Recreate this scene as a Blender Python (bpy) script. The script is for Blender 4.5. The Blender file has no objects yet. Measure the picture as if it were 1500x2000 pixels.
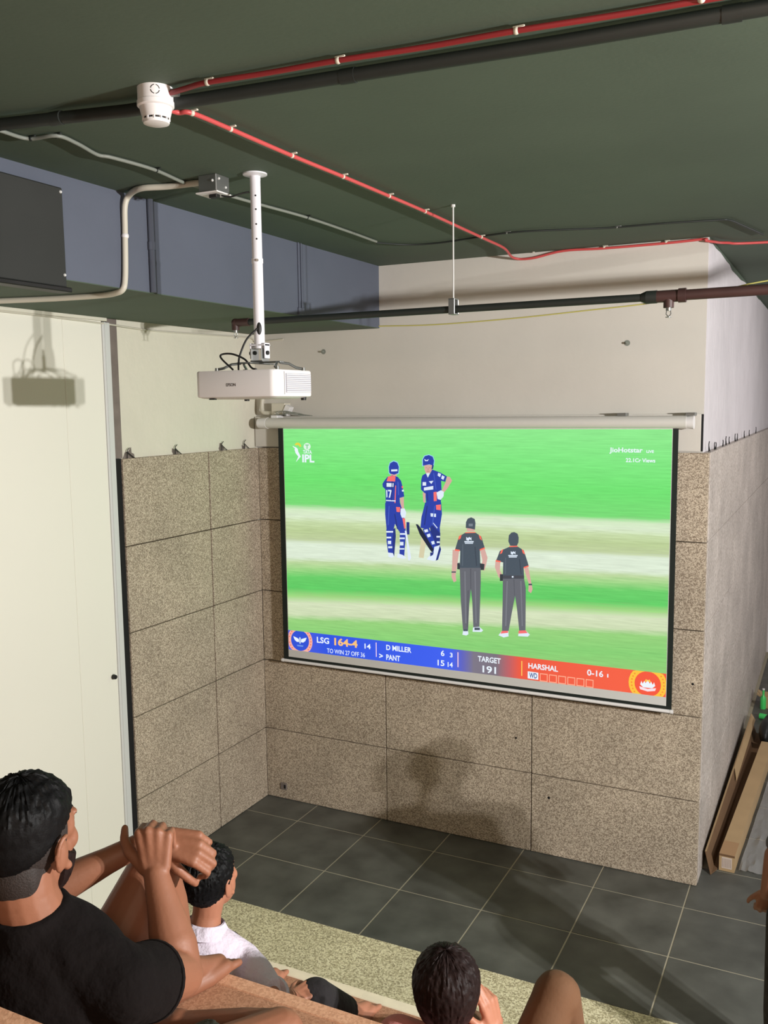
import bpy, bmesh, math, random
from mathutils import Vector as V, Matrix as M4, Euler, noise
random.seed(7)
sc = bpy.context.scene
COL = sc.collection
PI = math.pi
ZUP = V((0, 0, 1))

# ------------------------------------------------------------------ camera
CAM = V((4.29290, -6.28607, 3.33610))
RGT = V((0.89513011, 0.44563976, -0.01213628))
UPV = V((-0.04123101, 0.1098635, 0.99309114))
FWD = V((-0.44389424, 0.88844539, -0.11671631))
FPX = 1781.695
cd = bpy.data.cameras.new('camera')
cam = bpy.data.objects.new('camera', cd)
COL.objects.link(cam)
cd.sensor_fit = 'HORIZONTAL'
cd.sensor_width = 36.0
cd.lens = 36.0 * FPX / 1500.0
cd.clip_start = 0.05
cam.matrix_world = M4(((RGT.x, UPV.x, -FWD.x, CAM.x), (RGT.y, UPV.y, -FWD.y, CAM.y),
                       (RGT.z, UPV.z, -FWD.z, CAM.z), (0, 0, 0, 1)))
sc.camera = cam

# ------------------------------------------------------------------ world, lamps, exposure
w = bpy.data.worlds.new('world'); sc.world = w; w.use_nodes = True
w.node_tree.nodes['Background'].inputs[0].default_value = (1.0, 0.985, 0.96, 1)
w.node_tree.nodes['Background'].inputs[1].default_value = 0.235
vs = sc.view_settings
vs.view_transform = 'Standard'; vs.look = 'None'; vs.gamma = 1.0; vs.use_curve_mapping = False
vs.exposure = 0.0

def lamp(name, loc, target, sx, sy, power, col):
    ld = bpy.data.lights.new(name, 'AREA'); ld.shape = 'RECTANGLE'; ld.size = sx; ld.size_y = sy
    ld.energy = power; ld.color = col
    o = bpy.data.objects.new(name, ld); COL.objects.link(o)
    o.location = loc
    o.rotation_euler = (V(target) - V(loc)).to_track_quat('-Z', 'Y').to_euler()
    return o
lamp('tube_light', (7.8, -4.14, 3.42), (1.5, -2.3, 3.2), 0.07, 0.07, 242, (1.0, 0.985, 0.96))
lamp('tube_light', (7.8, -4.37, 3.42), (1.5, -2.3, 3.2), 0.07, 0.07, 242, (1.0, 0.985, 0.96))
lamp('ceiling_light', (5.2, -7.2, 4.2), (2.2, 0, 1.2), 1.2, 0.8, 46, (1.0, 0.70, 0.50))
lamp('corridor_light', (6.6, 2.8, 4.1), (4.2, 2.4, 1.0), 0.5, 0.5, 52, (1.0, 0.93, 0.92))

# ------------------------------------------------------------------ measuring helpers
def ray(px, py): return FWD + RGT * ((px - 750) / FPX) + UPV * ((1000 - py) / FPX)
def at(px, py, depth): return CAM + ray(px, py) * depth
def on(px, py, axis, val):
    d = ray(px, py); return CAM + d * ((val - CAM[axis]) / d[axis])

# ------------------------------------------------------------------ materials
def lin(c):
    return tuple((x / 12.92 if x <= .04045 else ((x + .055) / 1.055) ** 2.4) for x in [v / 255 for v in c])
MATS = {}
def mat(name, rgb, rough=0.6, metal=0.0, var=0.0, vscale=6.0, bump=0.0, bscale=40.0, spec=0.5, linear=False, coords='Object'):
    if name in MATS: return MATS[name]
    m = bpy.data.materials.new(name); m.use_nodes = True
    nt = m.node_tree; b = nt.nodes['Principled BSDF']
    c = rgb if linear else lin(rgb)
    b.inputs['Base Color'].default_value = (*c, 1); b.inputs['Roughness'].default_value = rough
    b.inputs['Metallic'].default_value = metal; b.inputs['Specular IOR Level'].default_value = spec
    tc = nt.nodes.new('ShaderNodeTexCoord')
    if var:
        n = nt.nodes.new('ShaderNodeTexNoise'); n.inputs['Scale'].default_value = vscale; n.inputs['Detail'].default_value = 6
        nt.links.new(tc.outputs[coords], n.inputs['Vector'])
        r = nt.nodes.new('ShaderNodeValToRGB')
        r.color_ramp.elements[0].position = .3; r.color_ramp.elements[1].position = .7
        r.color_ramp.elements[0].color = (*[x * (1 - var) for x in c], 1)
        r.color_ramp.elements[1].color = (*[min(1, x * (1 + var)) for x in c], 1)
        nt.links.new(n.outputs['Fac'], r.inputs['Fac']); nt.links.new(r.outputs['Color'], b.inputs['Base Color'])
    if bump:
        n2 = nt.nodes.new('ShaderNodeTexNoise'); n2.inputs['Scale'].default_value = bscale; n2.inputs['Detail'].default_value = 5
        nt.links.new(tc.outputs[coords], n2.inputs['Vector'])
        bp = nt.nodes.new('ShaderNodeBump'); bp.inputs['Strength'].default_value = bump; bp.inputs['Distance'].default_value = .01 if bscale > 13 else .05
        nt.links.new(n2.outputs['Fac'], bp.inputs['Height']); nt.links.new(bp.outputs['Normal'], b.inputs['Normal'])
    MATS[name] = m
    return m
def speckle(name, dark, mid, light, scale=150.0, rough=.55, cloud=.12):
    if name in MATS: return MATS[name]
    m = bpy.data.materials.new(name); m.use_nodes = True
    nt = m.node_tree; b = nt.nodes['Principled BSDF']; b.inputs['Roughness'].default_value = rough
    b.inputs['Specular IOR Level'].default_value = .3
    tc = nt.nodes.new('ShaderNodeTexCoord')
    n = nt.nodes.new('ShaderNodeTexNoise'); n.inputs['Scale'].default_value = scale; n.inputs['Detail'].default_value = 2.0
    v = nt.nodes.new('ShaderNodeTexVoronoi'); v.inputs['Scale'].default_value = scale * .75
    nt.links.new(tc.outputs['Object'], n.inputs['Vector']); nt.links.new(tc.outputs['Object'], v.inputs['Vector'])
    sep = nt.nodes.new('ShaderNodeSeparateColor'); nt.links.new(v.outputs['Color'], sep.inputs[0])
    mx = nt.nodes.new('ShaderNodeMath'); mx.operation = 'ADD'
    h = nt.nodes.new('ShaderNodeMath'); h.operation = 'MULTIPLY'; h.inputs[1].default_value = .5
    nt.links.new(sep.outputs[0], h.inputs[0]); nt.links.new(h.outputs[0], mx.inputs[0])
    h2 = nt.nodes.new('ShaderNodeMath'); h2.operation = 'MULTIPLY'; h2.inputs[1].default_value = .5
    nt.links.new(n.outputs['Fac'], h2.inputs[0]); nt.links.new(h2.outputs[0], mx.inputs[1])
    r = nt.nodes.new('ShaderNodeValToRGB'); e = r.color_ramp.elements
    e[0].position = .30; e[0].color = (*lin(dark), 1); e[1].position = .70; e[1].color = (*lin(light), 1)
    k = e.new(.48); k.color = (*lin(mid), 1)
    nt.links.new(mx.outputs[0], r.inputs['Fac'])
    c = nt.nodes.new('ShaderNodeTexNoise'); c.inputs['Scale'].default_value = 2.2; c.inputs['Detail'].default_value = 4
    nt.links.new(tc.outputs['Object'], c.inputs['Vector'])
    mr = nt.nodes.new('ShaderNodeMapRange'); mr.inputs[1].default_value = .3; mr.inputs[2].default_value = .7
    mr.inputs[3].default_value = 1 - cloud; mr.inputs[4].default_value = 1 + cloud
    nt.links.new(c.outputs['Fac'], mr.inputs[0])
    mul = nt.nodes.new('ShaderNodeMix'); mul.data_type = 'RGBA'; mul.blend_type = 'MULTIPLY'; mul.inputs[0].default_value = 1
    nt.links.new(r.outputs['Color'], mul.inputs[6])
    nt.links.new(mr.outputs[0], mul.inputs[7]); nt.links.new(mul.outputs[2], b.inputs['Base Color'])
    bp = nt.nodes.new('ShaderNodeBump'); bp.inputs['Strength'].default_value = .25; bp.inputs['Distance'].default_value = .004
    nt.links.new(mx.outputs[0], bp.inputs['Height']); nt.links.new(bp.outputs['Normal'], b.inputs['Normal'])
    MATS[name] = m
    return m
def glow(name, rgb, k=1.0):
    if name in MATS: return MATS[name]
    m = bpy.data.materials.new(name); m.use_nodes = True
    b = m.node_tree.nodes['Principled BSDF']
    b.inputs['Base Color'].default_value = (.02, .02, .02, 1); b.inputs['Roughness'].default_value = .9
    b.inputs['Specular IOR Level'].default_value = 0
    b.inputs['Emission Color'].default_value = (*lin(rgb), 1); b.inputs['Emission Strength'].default_value = k
    MATS[name] = m
    return m

m_plaster = mat('back_plaster', (201, 197, 189), .85, var=.05, vscale=1.3, bump=.12, bscale=30)
m_plaster_l = mat('left_plaster', (216, 212, 196), .85, var=.04, vscale=1.6, bump=.15, bscale=12)
m_plaster_s = mat('side_plaster', (214, 209, 213), .9, var=.06, vscale=2.0, bump=.25, bscale=9)
m_raw = mat('raw_plaster', (120, 110, 104), .9, var=.15, vscale=9)
m_stone = speckle('stone', (132, 118, 102), (168, 154, 136), (204, 190, 170), 210)
m_stone_s = speckle('dusty_stone', (168, 158, 150), (190, 180, 172), (204, 195, 188), 90, cloud=.16)
m_border = speckle('granite', (160, 150, 120), (204, 194, 158), (236, 228, 194), 150, cloud=.08)
m_ceil = mat('ceiling_paint', (77, 92, 77), .8, var=.10, vscale=1.1, bump=.06, bscale=60)
m_beam = mat('beam_paint', (88, 94, 108), .8, var=.08, vscale=1.5, bump=.06, bscale=60)
m_tile = mat('slate', (84, 85, 80), .5, var=.34, vscale=3.6, bump=.12, bscale=14)
m_grout = mat('grout', (168, 160, 140), .9)
m_tan = speckle('tan_stone', (160, 116, 90), (174, 128, 100), (188, 142, 113), 260, cloud=.06)
m_cream = mat('nosing', (236, 224, 196), .7, var=.06, vscale=20)
m_white = mat('white_plastic', (228, 226, 226), .4)
m_whitemetal = mat('white_metal', (226, 226, 232), .35)
m_door = mat('white_laminate', (234, 232, 220), .55, var=.015, vscale=.8)
m_alu = mat('aluminium', (206, 208, 206), .5, .0)
m_steel = mat('steel', (150, 152, 150), .38, .85)
m_black = mat('black_plastic', (22, 22, 22), .5)
m_dark = mat('dark_gap', (12, 12, 14), .9)
m_darkpipe = mat('dark_green_pipe', (32, 37, 34), .55, var=.1, vscale=10)
m_maroon = mat('maroon_pipe', (62, 40, 38), .5, var=.12, vscale=12)
m_red = mat('red_pvc', (196, 78, 78), .45)
m_red_shade = mat('shaded_red_pvc', (132, 36, 40), .45)  # the red PVC darkened: dim lighting put into the colour
m_beige = mat('beige_pvc', (204, 199, 184), .45)
m_grey = mat('grey_pvc', (128, 132, 124), .5)
m_card = mat('cardboard', (176, 148, 110), .85, var=.05, vscale=6, bump=.1, bscale=60)
m_carddark = mat('cardboard_inside', (112, 84, 58), .9, var=.08, vscale=5)

# ------------------------------------------------------------------ mesh helpers
def wloc(o):
    p = V((0, 0, 0))
    while o: p = p + o.location; o = o.parent
    return p
class MB:
    def __init__(s): s.bm = bmesh.new(); s.mi = 0
    def _mark(s, faces):
        for f in faces: f.material_index = s.mi
    def box(s, a, b, bevel=0.0, rot=None, pivot=None):
        g = bmesh.ops.create_cube(s.bm, size=1); vs_ = g['verts']
        c = (V(a) + V(b)) / 2; d = V(b) - V(a)
        for v in vs_: v.co = V((v.co.x * d.x, v.co.y * d.y, v.co.z * d.z))
        fs = {f for v in vs_ for f in v.link_faces}
        if bevel:
            r = bmesh.ops.bevel(s.bm, geom=list({e for v in vs_ for e in v.link_edges}), offset=bevel, segments=1, affect='EDGES', profile=.5)
            vs_ = list({v for f in r['faces'] for v in f.verts} | {v for v in vs_ if v.is_valid})
            fs = {f for v in vs_ for f in v.link_faces}
        if rot is not None:
            for v in vs_: v.co = rot @ v.co
        for v in vs_: v.co += c
        s._mark(fs); return s
    def tube(s, pts, r, seg=12, caps=True, flat=None):
        pts = [V(p) for p in pts]; n = len(pts)
        rr = r if isinstance(r, (list, tuple)) else [r] * n
        rings = []; up = None
        for i, p in enumerate(pts):
            t = (pts[min(i + 1, n - 1)] - pts[max(i - 1, 0)])
            if t.length < 1e-9: t = V((0, 0, 1))
            t.normalize()
            if up is None:
                up = V((0, 0, 1)) if abs(t.z) < .9 else V((0, 1, 0))
            u = t.cross(up).normalized(); up = u.cross(t).normalized()
            rings.append([s.bm.verts.new(p + (u * math.cos(2 * PI * k / seg) + up * math.sin(2 * PI * k / seg)) * rr[i]) for k in range(seg)])
        fs = []
        for a, b in zip(rings, rings[1:]):
            for k in range(seg):
                fs.append(s.bm.faces.new((a[k], a[(k + 1) % seg], b[(k + 1) % seg], b[k])))
        if caps:
            fs.append(s.bm.faces.new(rings[0][::-1])); fs.append(s.bm.faces.new(rings[-1]))
        s._mark(fs); return s
    def cyl(s, p0, p1, r0, r1=None, seg=20): return s.tube([p0, p1], [r0, r0 if r1 is None else r1], seg)
    def ball(s, c, r, rot=None, seg=16, rings=10):
        r = (r, r, r) if not isinstance(r, (tuple, list)) else r
        c = V(c); T = M4.Diagonal(r) if rot is None else rot @ M4.Diagonal(r)
        nv = s.bm.verts.new; top = nv(c + T @ V((0, 0, 1))); bot = nv(c + T @ V((0, 0, -1))); R_ = []
        for i in range(1, rings):
            a = PI * i / rings; z = math.cos(a); q = math.sin(a)
            R_.append([nv(c + T @ V((q * math.cos(2 * PI * k / seg), q * math.sin(2 * PI * k / seg), z))) for k in range(seg)])
        fs = []; nf = s.bm.faces.new
        for k in range(seg):
            j = (k + 1) % seg
            fs.append(nf((top, R_[0][k], R_[0][j]))); fs.append(nf((bot, R_[-1][j], R_[-1][k])))
            for a, b in zip(R_, R_[1:]): fs.append(nf((a[k], b[k], b[j], a[j])))
        s._mark(fs); return s
    def cap(s, p0, p1, r0, r1, seg=14):
        s.ball(p0, r0, seg=seg, rings=8); s.ball(p1, r1, seg=seg, rings=8)
        return s.tube([p0, p1], [r0, r1], seg)
    def chain(s, pts, rr, seg=14):
        for i in range(len(pts) - 1): s.cap(pts[i], pts[i + 1], rr[i], rr[i + 1], seg)
        return s
    def face(s, pts):
        f = s.bm.faces.new([s.bm.verts.new(V(p)) for p in pts]); s._mark([f]); return s
    def prism(s, pts, d):
        a = [s.bm.verts.new(V(p)) for p in pts]; b = [s.bm.verts.new(V(p) + V(d)) for p in pts]
        n = len(a); fs = [s.bm.faces.new(a), s.bm.faces.new(b[::-1])]
        for i in range(n): fs.append(s.bm.faces.new((a[i], b[i], b[(i + 1) % n], a[(i + 1) % n])))
        s._mark(fs); return s
    def build(s, name, mats, parent=None, smooth=False, label=None):
        bmesh.ops.recalc_face_normals(s.bm, faces=s.bm.faces[:])
        if parent is not None:
            off = wloc(parent)
            for v in s.bm.verts: v.co -= off
        me = bpy.data.meshes.new(name); s.bm.to_mesh(me); s.bm.free()
        for m in (mats if isinstance(mats, (list, tuple)) else [mats]): me.materials.append(m)
        if smooth:
            for p in me.polygons: p.use_smooth = True
            try: me.set_sharp_from_angle(angle=math.radians(42))
            except Exception: pass
        o = bpy.data.objects.new(name, me); COL.objects.link(o)
        if parent is not None: o.parent = parent
        if label: o['label'] = label
        return o
def remesh(o, voxel, smooth=4, factor=.5):
    m = o.modifiers.new('r', 'REMESH'); m.mode = 'VOXEL'; m.voxel_size = voxel; m.use_smooth_shade = True
    if smooth:
        k = o.modifiers.new('s', 'SMOOTH'); k.factor = factor; k.iterations = smooth
    dg = bpy.context.evaluated_depsgraph_get(); dg.update()
    me = bpy.data.meshes.new_from_object(o.evaluated_get(dg))
    o.modifiers.clear(); old = o.data; o.data = me
    if not me.materials:
        for mm in old.materials: me.materials.append(mm)
    bpy.data.meshes.remove(old)
    for p in o.data.polygons: p.use_smooth = True
    return o
def thing(name, label, cat, loc, group=None):
    o = bpy.data.objects.new(name, None); COL.objects.link(o); o.location = loc
    o.empty_display_size = .05
    o['label'] = label; o['category'] = cat
    if group: o['group'] = group
    return o
def tag(o, label, cat, group=None):
    o['label'] = label; o['category'] = cat
    if group: o['group'] = group
    return o
def struct(o, label=None):
    o['kind'] = 'structure'
    if label: o['label'] = label
    return o
def curve_pts(pts, n=8):
    pts = [V(p) for p in pts]; out = []
    P_ = [pts[0] * 2 - pts[1]] + pts + [pts[-1] * 2 - pts[-2]]
    for i in range(1, len(P_) - 2):
        a, b, c, d = P_[i - 1:i + 3]
        for k in range(n):
            t = k / n
            out.append(.5 * ((2 * b) + (c - a) * t + (2 * a - 5 * b + 4 * c - d) * t * t + (3 * b - a - 3 * c + d) * t ** 3))
    out.append(pts[-1]); return out

# ------------------------------------------------------------------ setting
ZC = 4.38; ZB = 3.92; XB = 1.113; W = 3.536
ROWS = [0, .607, 1.205, 1.803, 2.402, 3.0]
ZS = 3.003
# floor
fb = MB(); fb.box((-3, -7.6, -.30), (9.0, 7.0, -.0025))
floor = struct(fb.build('floor', m_grout), 'dark slate tile floor with pale grout before the screen wall')
G = .005
TX = 1.092
ty = [-1.511, -.911, -.311, .289, .889, 1.489, 2.089, 2.689, 3.289, 3.889, 4.489, 5.089, 5.689, 6.289]
for i in range(-3, 13):
    x0 = TX + i * .6; x1 = x0 + .6
    for j in range(len(ty) - 1):
        y0, y1 = ty[j], ty[j + 1]; a0 = x0; a1 = x1; b1 = y1
        if a1 <= -.05: continue
        if y0 >= 0 and a1 <= W + .03: continue
        if y0 >= 0 and a0 > 6.2: continue
        if y1 > 0 and a1 <= W + .03: b1 = .02
        elif y1 > 0 and a0 < W + .03: a0 = W + .03 if y0 >= 0 else a0
        if a1 - a0 < .03: continue
        t = MB(); t.box((a0 + G, y0 + G, -.03), (a1 - G, b1 - G, random.uniform(-.0004, .0006)), .001)
        t.build('floor_tile', m_tile, floor)
for i in range(8):
    t = MB(); x0 = -.6 + i * 1.2; t.box((x0 + .0008, -3.4, -.03), (x0 + 1.1992, -1.511, .001), .0008)
    t.build('granite_slab', m_border, floor)
# seating steps
def step(y1, y0, z0, z1, matt, nos, zt):
    b = MB(); b.box((-2.5, y0, z0), (8.5, y1 - .03, z1 - .03)); b.build('step_core', m_tan, floor)
    for i in range(9):
        x0 = -2.5 + i * 1.22
        b = MB(); b.box((x0 + .001, y0 - .0, z1 - .03), (x0 + 1.219, y1 - .05, z1), .001); b.build('tread_slab', matt, floor)
        b = MB(); b.box((x0 + .001, y1 - .05, z1 - .04), (x0 + 1.219, y1, z1 + .001), .004); b.build('step_nosing', nos, floor)
m_tannose = speckle('tan_nosing', (196, 148, 118), (208, 158, 126), (220, 172, 140), 200, cloud=.05)
step(-2.78, -3.56, -.03, .60, m_tan, m_cream, 0)
step(-3.53, -4.43, -.03, 1.20, m_tan, m_cream, 0)
step(-4.40, -5.39, -.03, 1.80, m_tan, m_tannose, 0)
step(-5.36, -7.5, -.03, 2.40, m_tan, m_tannose, 0)

# back wall
b = MB(); b.box((-.3, .04, -.05), (3.488, .4, ZC))
wall_back = struct(b.build('wall_back', m_plaster), 'beige plastered wall above speckled stone cladding, behind the screen')
XJ = [0.0, 1.146, 2.347, W]
def panel(a, c, parent, m, jit=.0015):
    t = MB(); t.box(a, c, .0025); return t.build('stone_panel', m, parent)
for r in range(5):
    for c in range(3):
        j = random.uniform(0, .0025)
        panel((XJ[c] + (.0035 if c else 0), -j, ROWS[r] + .0035), (XJ[c + 1] - .0035, .045, ROWS[r + 1] - .0035), wall_back, m_stone)
for (px, py) in [(632, 687), (1225, 670)]:
    q = on(px, py, 1, .04)
    t = MB(); t.cyl(q + V((0, .01, 0)), q + V((0, -.028, 0)), .009, .007, 10); t.cyl(q + V((0, -.002, 0)), q + V((0, .004, 0)), .02, .02, 12)
    t.build('wall_plug', m_grey, wall_back, True)
for (px, py, r) in [(1072, 1558, .012), (1008, 1441, .009), (1353, 1336, .010)]:
    q = on(px, py, 1, 0)
    t = MB(); t.cyl(q + V((0, .01, 0)), q + V((0, -.004, 0)), r, r * .8, 12); t.build('anchor_hole', m_dark, wall_back)
q = on(555, 1535, 1, 0)
t = MB(); t.box(q + V((-.03, -.012, -.03)), q + V((.03, .01, .03)), .004); o = t.build('drain_box', m_raw, wall_back)
t = MB(); t.box(q + V((.006, -.014, -.016)), q + V((.024, -.01, .016))); t.build('drain_opening', m_dark, o)
MB().box((.0, .03, 0), (3.5, .039, 2.99)).build('joint_bed', mat('joint', (70, 60, 50), .9), wall_back)
# left wall
b = MB(); b.box((-.35, -1.60, -.05), (-.04, .4, ZB + .02))
wall_left = struct(b.build('wall_left', m_plaster_l), 'cream plastered wall above stone cladding left of the screen')
YJ = [-1.605, -.666, 0.0]
for r in range(5):
    for c in range(2):
        j = random.uniform(0, .0025)
        panel((-.045, YJ[c] + .0035, ROWS[r] + .0035), (j, YJ[c + 1] - .0035 - (.008 if c == 0 else 0), ROWS[r + 1] - .0035), wall_left, m_stone)
MB().box((-.039, -1.6, 0), (-.03, .0, 2.99)).build('joint_bed', MATS['joint'], wall_left)
t = MB(); t.box((-.06, -1.661, -.03), (-.008, -1.607, 3.0)); t.build('dark_joint', m_dark, wall_left)
t = MB(); t.box((-.06, -1.661, 3.0), (-.03, -1.568, ZB + .01)); t.build('bare_plaster_strip', m_raw, wall_left)
def anchor(p, d, parent, s=1.0):
    # bent steel clip sticking up from the top edge of the cladding
    p = V(p); d = V(d); t = MB()
    t.tube([p, p + V((0, 0, .055 * s)), p + d * .02 * s + V((0, 0, .07 * s))], .003, 6)
    t.tube([p + V((0, 0, .045 * s)), p + d * .05 * s + V((0, 0, .012 * s)), p + d * .075 * s], .003, 6)
    t.build('steel_anchor', m_dark, parent)
for y in (-1.53, -1.03, -.47, -.17):
    anchor((-.02, y, 2.99), (0, 1, 0), wall_left, 1.1)
# patches of broken plaster near the clips
for y, s in ((-1.5, 1.3), (-1.0, .9), (-.45, .8), (-.15, .6)):
    t = MB(); n = 9
    pts = []
    for k in range(n):
        a = PI * k / (n - 1); rr = (.05 + random.uniform(-.02, .02)) * s
        pts.append((-.0395, y + math.cos(a) * rr, 3.0 + abs(math.sin(a)) * rr * 1.1 - .003))
    t.prism(pts, (.002, 0, 0)); t.build('broken_plaster', m_raw, wall_left)
# side wall of the corridor (faces right)
b = MB(); b.box((3.2, .0405, -.05), (3.49, 6.6, ZC))
wall_right = struct(b.build('wall_right', m_plaster_s), 'whitewashed side wall running back along the corridor at right')
ys = [.0455] + [.62 + 1.2 * k for k in range(5)] + [6.6]
for r in range(5):
    for c in range(len(ys) - 1):
        panel((3.489, ys[c] + .002, ROWS[r] + .002), (W - random.uniform(0, .002), ys[c + 1] - .002, ROWS[r + 1] - .002), wall_right, m_stone_s)
for y in (.12, .42, .52, .95, 1.12, 1.35, 1.8, 2.0, 2.6, 3.1, 3.9):
    anchor((3.515, y, 2.99), (0, 1 if random.random() > .4 else -1, 0), wall_right, random.uniform(.7, 1.1))
b = MB(); b.box((-3, -7.9, -.3), (9, -7.6, ZC)); struct(b.build('light_block_wall', m_plaster), 'unseen plain wall added behind the top row of seats to block light')  # added out of view to keep world light from entering at the back
b = MB(); b.box((3.2, 6.6, -.05), (8.5, 6.9, ZC)); struct(b.build('wall_end', m_plaster_s), 'far end wall of the corridor')
# ragged edge where the dark ceiling paint runs down onto the side plaster
t = MB(); yy = .06; top = []; low = []
while yy < 6.5:
    h_ = .004 + .016 * random.random() + .03 * math.exp(-((yy - 1.7) / .5) ** 2); low.append((3.4905, yy, ZC - h_)); top.append((3.4905, yy, ZC)); yy += random.uniform(.15, .4)
t.prism(top + low[::-1], (.002, 0, 0)); t.build('paint_edge', m_ceil, wall_right)
# ceiling with beam
b = MB(); b.box((-3, -7.6, ZC), (9, 7, ZC + .25))
ceiling = struct(b.build('ceiling', m_ceil), 'dark green painted concrete ceiling')
b = MB(); b.box((.002, -7.6, ZB), (XB, .039, ZC + .01)); b.mi = 1; b.box((.0, -7.6, ZB - .004), (XB - .001, .039, ZB + .002))
b.build('ceiling_beam', [m_beam, m_ceil], ceiling, label='slate blue concrete beam with a green underside')
# left partition
doorr = thing('door_1', 'tall white laminate sliding partition with a silver edge frame', 'door', (-.02, -2.4, 0))
doorr['kind'] = 'structure'; del doorr['category']
for (a, c) in ((-2.0645, -1.732), (-2.91, -2.066), (-3.81, -2.913), (-4.7, -3.813)):
    t = MB(); t.box((-.06, a, -.01), (-.008, c, ZB - .02), .002); t.build('door_panel', m_door, doorr)
t = MB(); t.box((-.06, -1.73, -.01), (.0, -1.662, ZB - .03), .004); t.box((-.004, -1.715, 0), (.004, -1.708, ZB - .03)); t.build('door_frame', m_alu, doorr)
q = on(222, 1322, 0, 0)
t = MB(); t.cyl((.0, q.y - .0, q.z), (.02, q.y, q.z), .018, .014, 12); t.build('door_stop', m_black, doorr)
t = MB(); t.box((-.3, -7.6, -.05), (-.08, -1.6, ZB)); t.build('partition_backing', m_raw, doorr)

# ------------------------------------------------------------------ ceiling services
det = thing('smoke_detector', 'white round smoke detector where the two red conduits meet', 'smoke detector', (2.227, -3.80, ZC))
dx, dy = 2.227, -3.80
def lathe(prof, c, seg=32):
    t = MB(); t.tube([V((c[0], c[1], z)) for r, z in prof], [r for r, z in prof], seg); return t
t = lathe([(.058, ZC), (.058, ZC - .042), (.0605, ZC - .044), (.0605, ZC - .058), (.056, ZC - .062)], (dx, dy)); t.build('detector_base', m_white, det, True)
hd = lathe([(.054, ZC - .060), (.050, ZC - .078), (.045, ZC - .096)], (dx, dy)).build('detector_head', m_white, det, True)
lathe([(.041, ZC - .094), (.041, ZC - .104)], (dx, dy)).build('smoke_slot', m_black, det, True)
lathe([(.044, ZC - .102), (.042, ZC - .112), (.030, ZC - .116)], (dx, dy)).build('detector_cap', m_white, det, True)
for k in range(12):
    a = 2 * PI * k / 12
    t = MB(); t.box((dx + math.cos(a) * .042 - .003, dy + math.sin(a) * .042 - .003, ZC - .105), (dx + math.cos(a) * .042 + .003, dy + math.sin(a) * .042 + .003, ZC - .093)); t.build('vent_rib', m_white, det)
# knock-out ring on the base, facing the room
ka = math.atan2(CAM.y - dy, CAM.x - dx)
for k in range(4):
    pts = []
    for s_ in range(6):
        th = k * PI / 2 + .15 + s_ * .24
        a2 = ka + math.cos(th) * .014 / .0585
        pts.append((dx + math.cos(a2) * .0585, dy + math.sin(a2) * .0585, ZC - .020 + math.sin(th) * .014))
    t = MB(); t.tube(pts, .0012, 6); t.build('knockout_mark', m_black, det)
q = V((dx + .056, dy + .012, ZC - .02)); t = MB(); t.cyl(q, q + V((.025, .008, 0)), .013, .013, 12); t.build('cable_gland', m_steel, det, True)

def conduit(name, label, pts, r, m, clips, cm, cat='conduit', n=6, clipr=None, normal=(0, 0, 1)):
    root = thing(name, label, cat, pts[0])
    MB().tube(curve_pts(pts, n), r, 12).build('conduit_tube', m, root, True)
    for c in clips:
        c = V(c); t = MB(); R = clipr or r * 1.35
        nn = V(normal)
        t.ball(c, R * .92, seg=12, rings=8)
        u = V((1, 0, 0)) if abs(nn.x) < .5 else V((0, 1, 0))
        t.box(c - u * .004 - V((.005, .005, .003)) + nn * r, c + u * .020 + V((.005, .005, .003)) + nn * r, .001)
        t.build('conduit_clip', cm, root, True)
    return root
zr = ZC - .022
def cpt(px, py, z=zr): return on(px, py, 2, z)
conduit('red_conduit', 'red conduit running right from the smoke detector beside the black ceiling pipe',
        [cpt(326, 184), cpt(365, 172), cpt(405, 161), cpt(520, 143), cpt(660, 118), cpt(830, 92), cpt(1008, 60), cpt(1200, 30), cpt(1345, 5), (4.6, -3.66, zr), (6.5, -3.6, zr)],
        .0086, m_red_shade, [cpt(405, 161), cpt(660, 118), cpt(1008, 60), cpt(1370, -2)], m_beige)
zw = ZC - .024
bk = .018
def wpt(px, py): return on(px, py, 1, bk)
conduit('red_conduit', 'red conduit running from the smoke detector across the ceiling to the screen wall',
        [cpt(322, 211), cpt(348, 220), cpt(375, 221), cpt(450, 252), cpt(570, 304), cpt(670, 345), cpt(760, 383), cpt(830, 413), cpt(900, 445), cpt(950, 468), cpt(985, 485),
         V((2.20, -.02, 4.345)), V((2.32, bk, 4.338)), wpt(1100, 490), wpt(1180, 485), wpt(1300, 475), wpt(1375, 467), V((3.47, .0, 4.355)), V((3.52, .06, 4.35)), V((3.58, .2, 4.36)), V((3.85, .31, zr)), V((5.5, .6, zr))],
        .0086, m_red, [cpt(375, 221), cpt(450, 252), cpt(570, 304), cpt(670, 345), cpt(760, 383), cpt(830, 413), cpt(940, 463), wpt(1042, 491), wpt(1180, 483), wpt(1301, 473)], m_beige)
bp_ = thing('black_ceiling_pipe', 'thick black pipe fixed along the ceiling behind the smoke detector', 'pipe', (1.2, -3.8, ZC))
zp = ZC - .035
pp = [V((-.0 + 1.115, -3.83, zp)), cpt(0, 243, zp), cpt(250, 216, zp), cpt(680, 148, zp), cpt(1100, 82, zp), cpt(1500, 14, zp), V((6.5, -3.35, zp))]
MB().tube(pp, .021, 16).build('pipe_run', m_darkpipe, bp_, True)
for px, py in ((110, 231), (680, 148), (1430, 26)):
    c = cpt(px, py, zp); t = MB(); t.cyl(c - V((.025, 0, 0)), c + V((.025, .003, 0)), .0235, .0235, 16); t.build('pipe_coupling', m_darkpipe, bp_, True)
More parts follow.
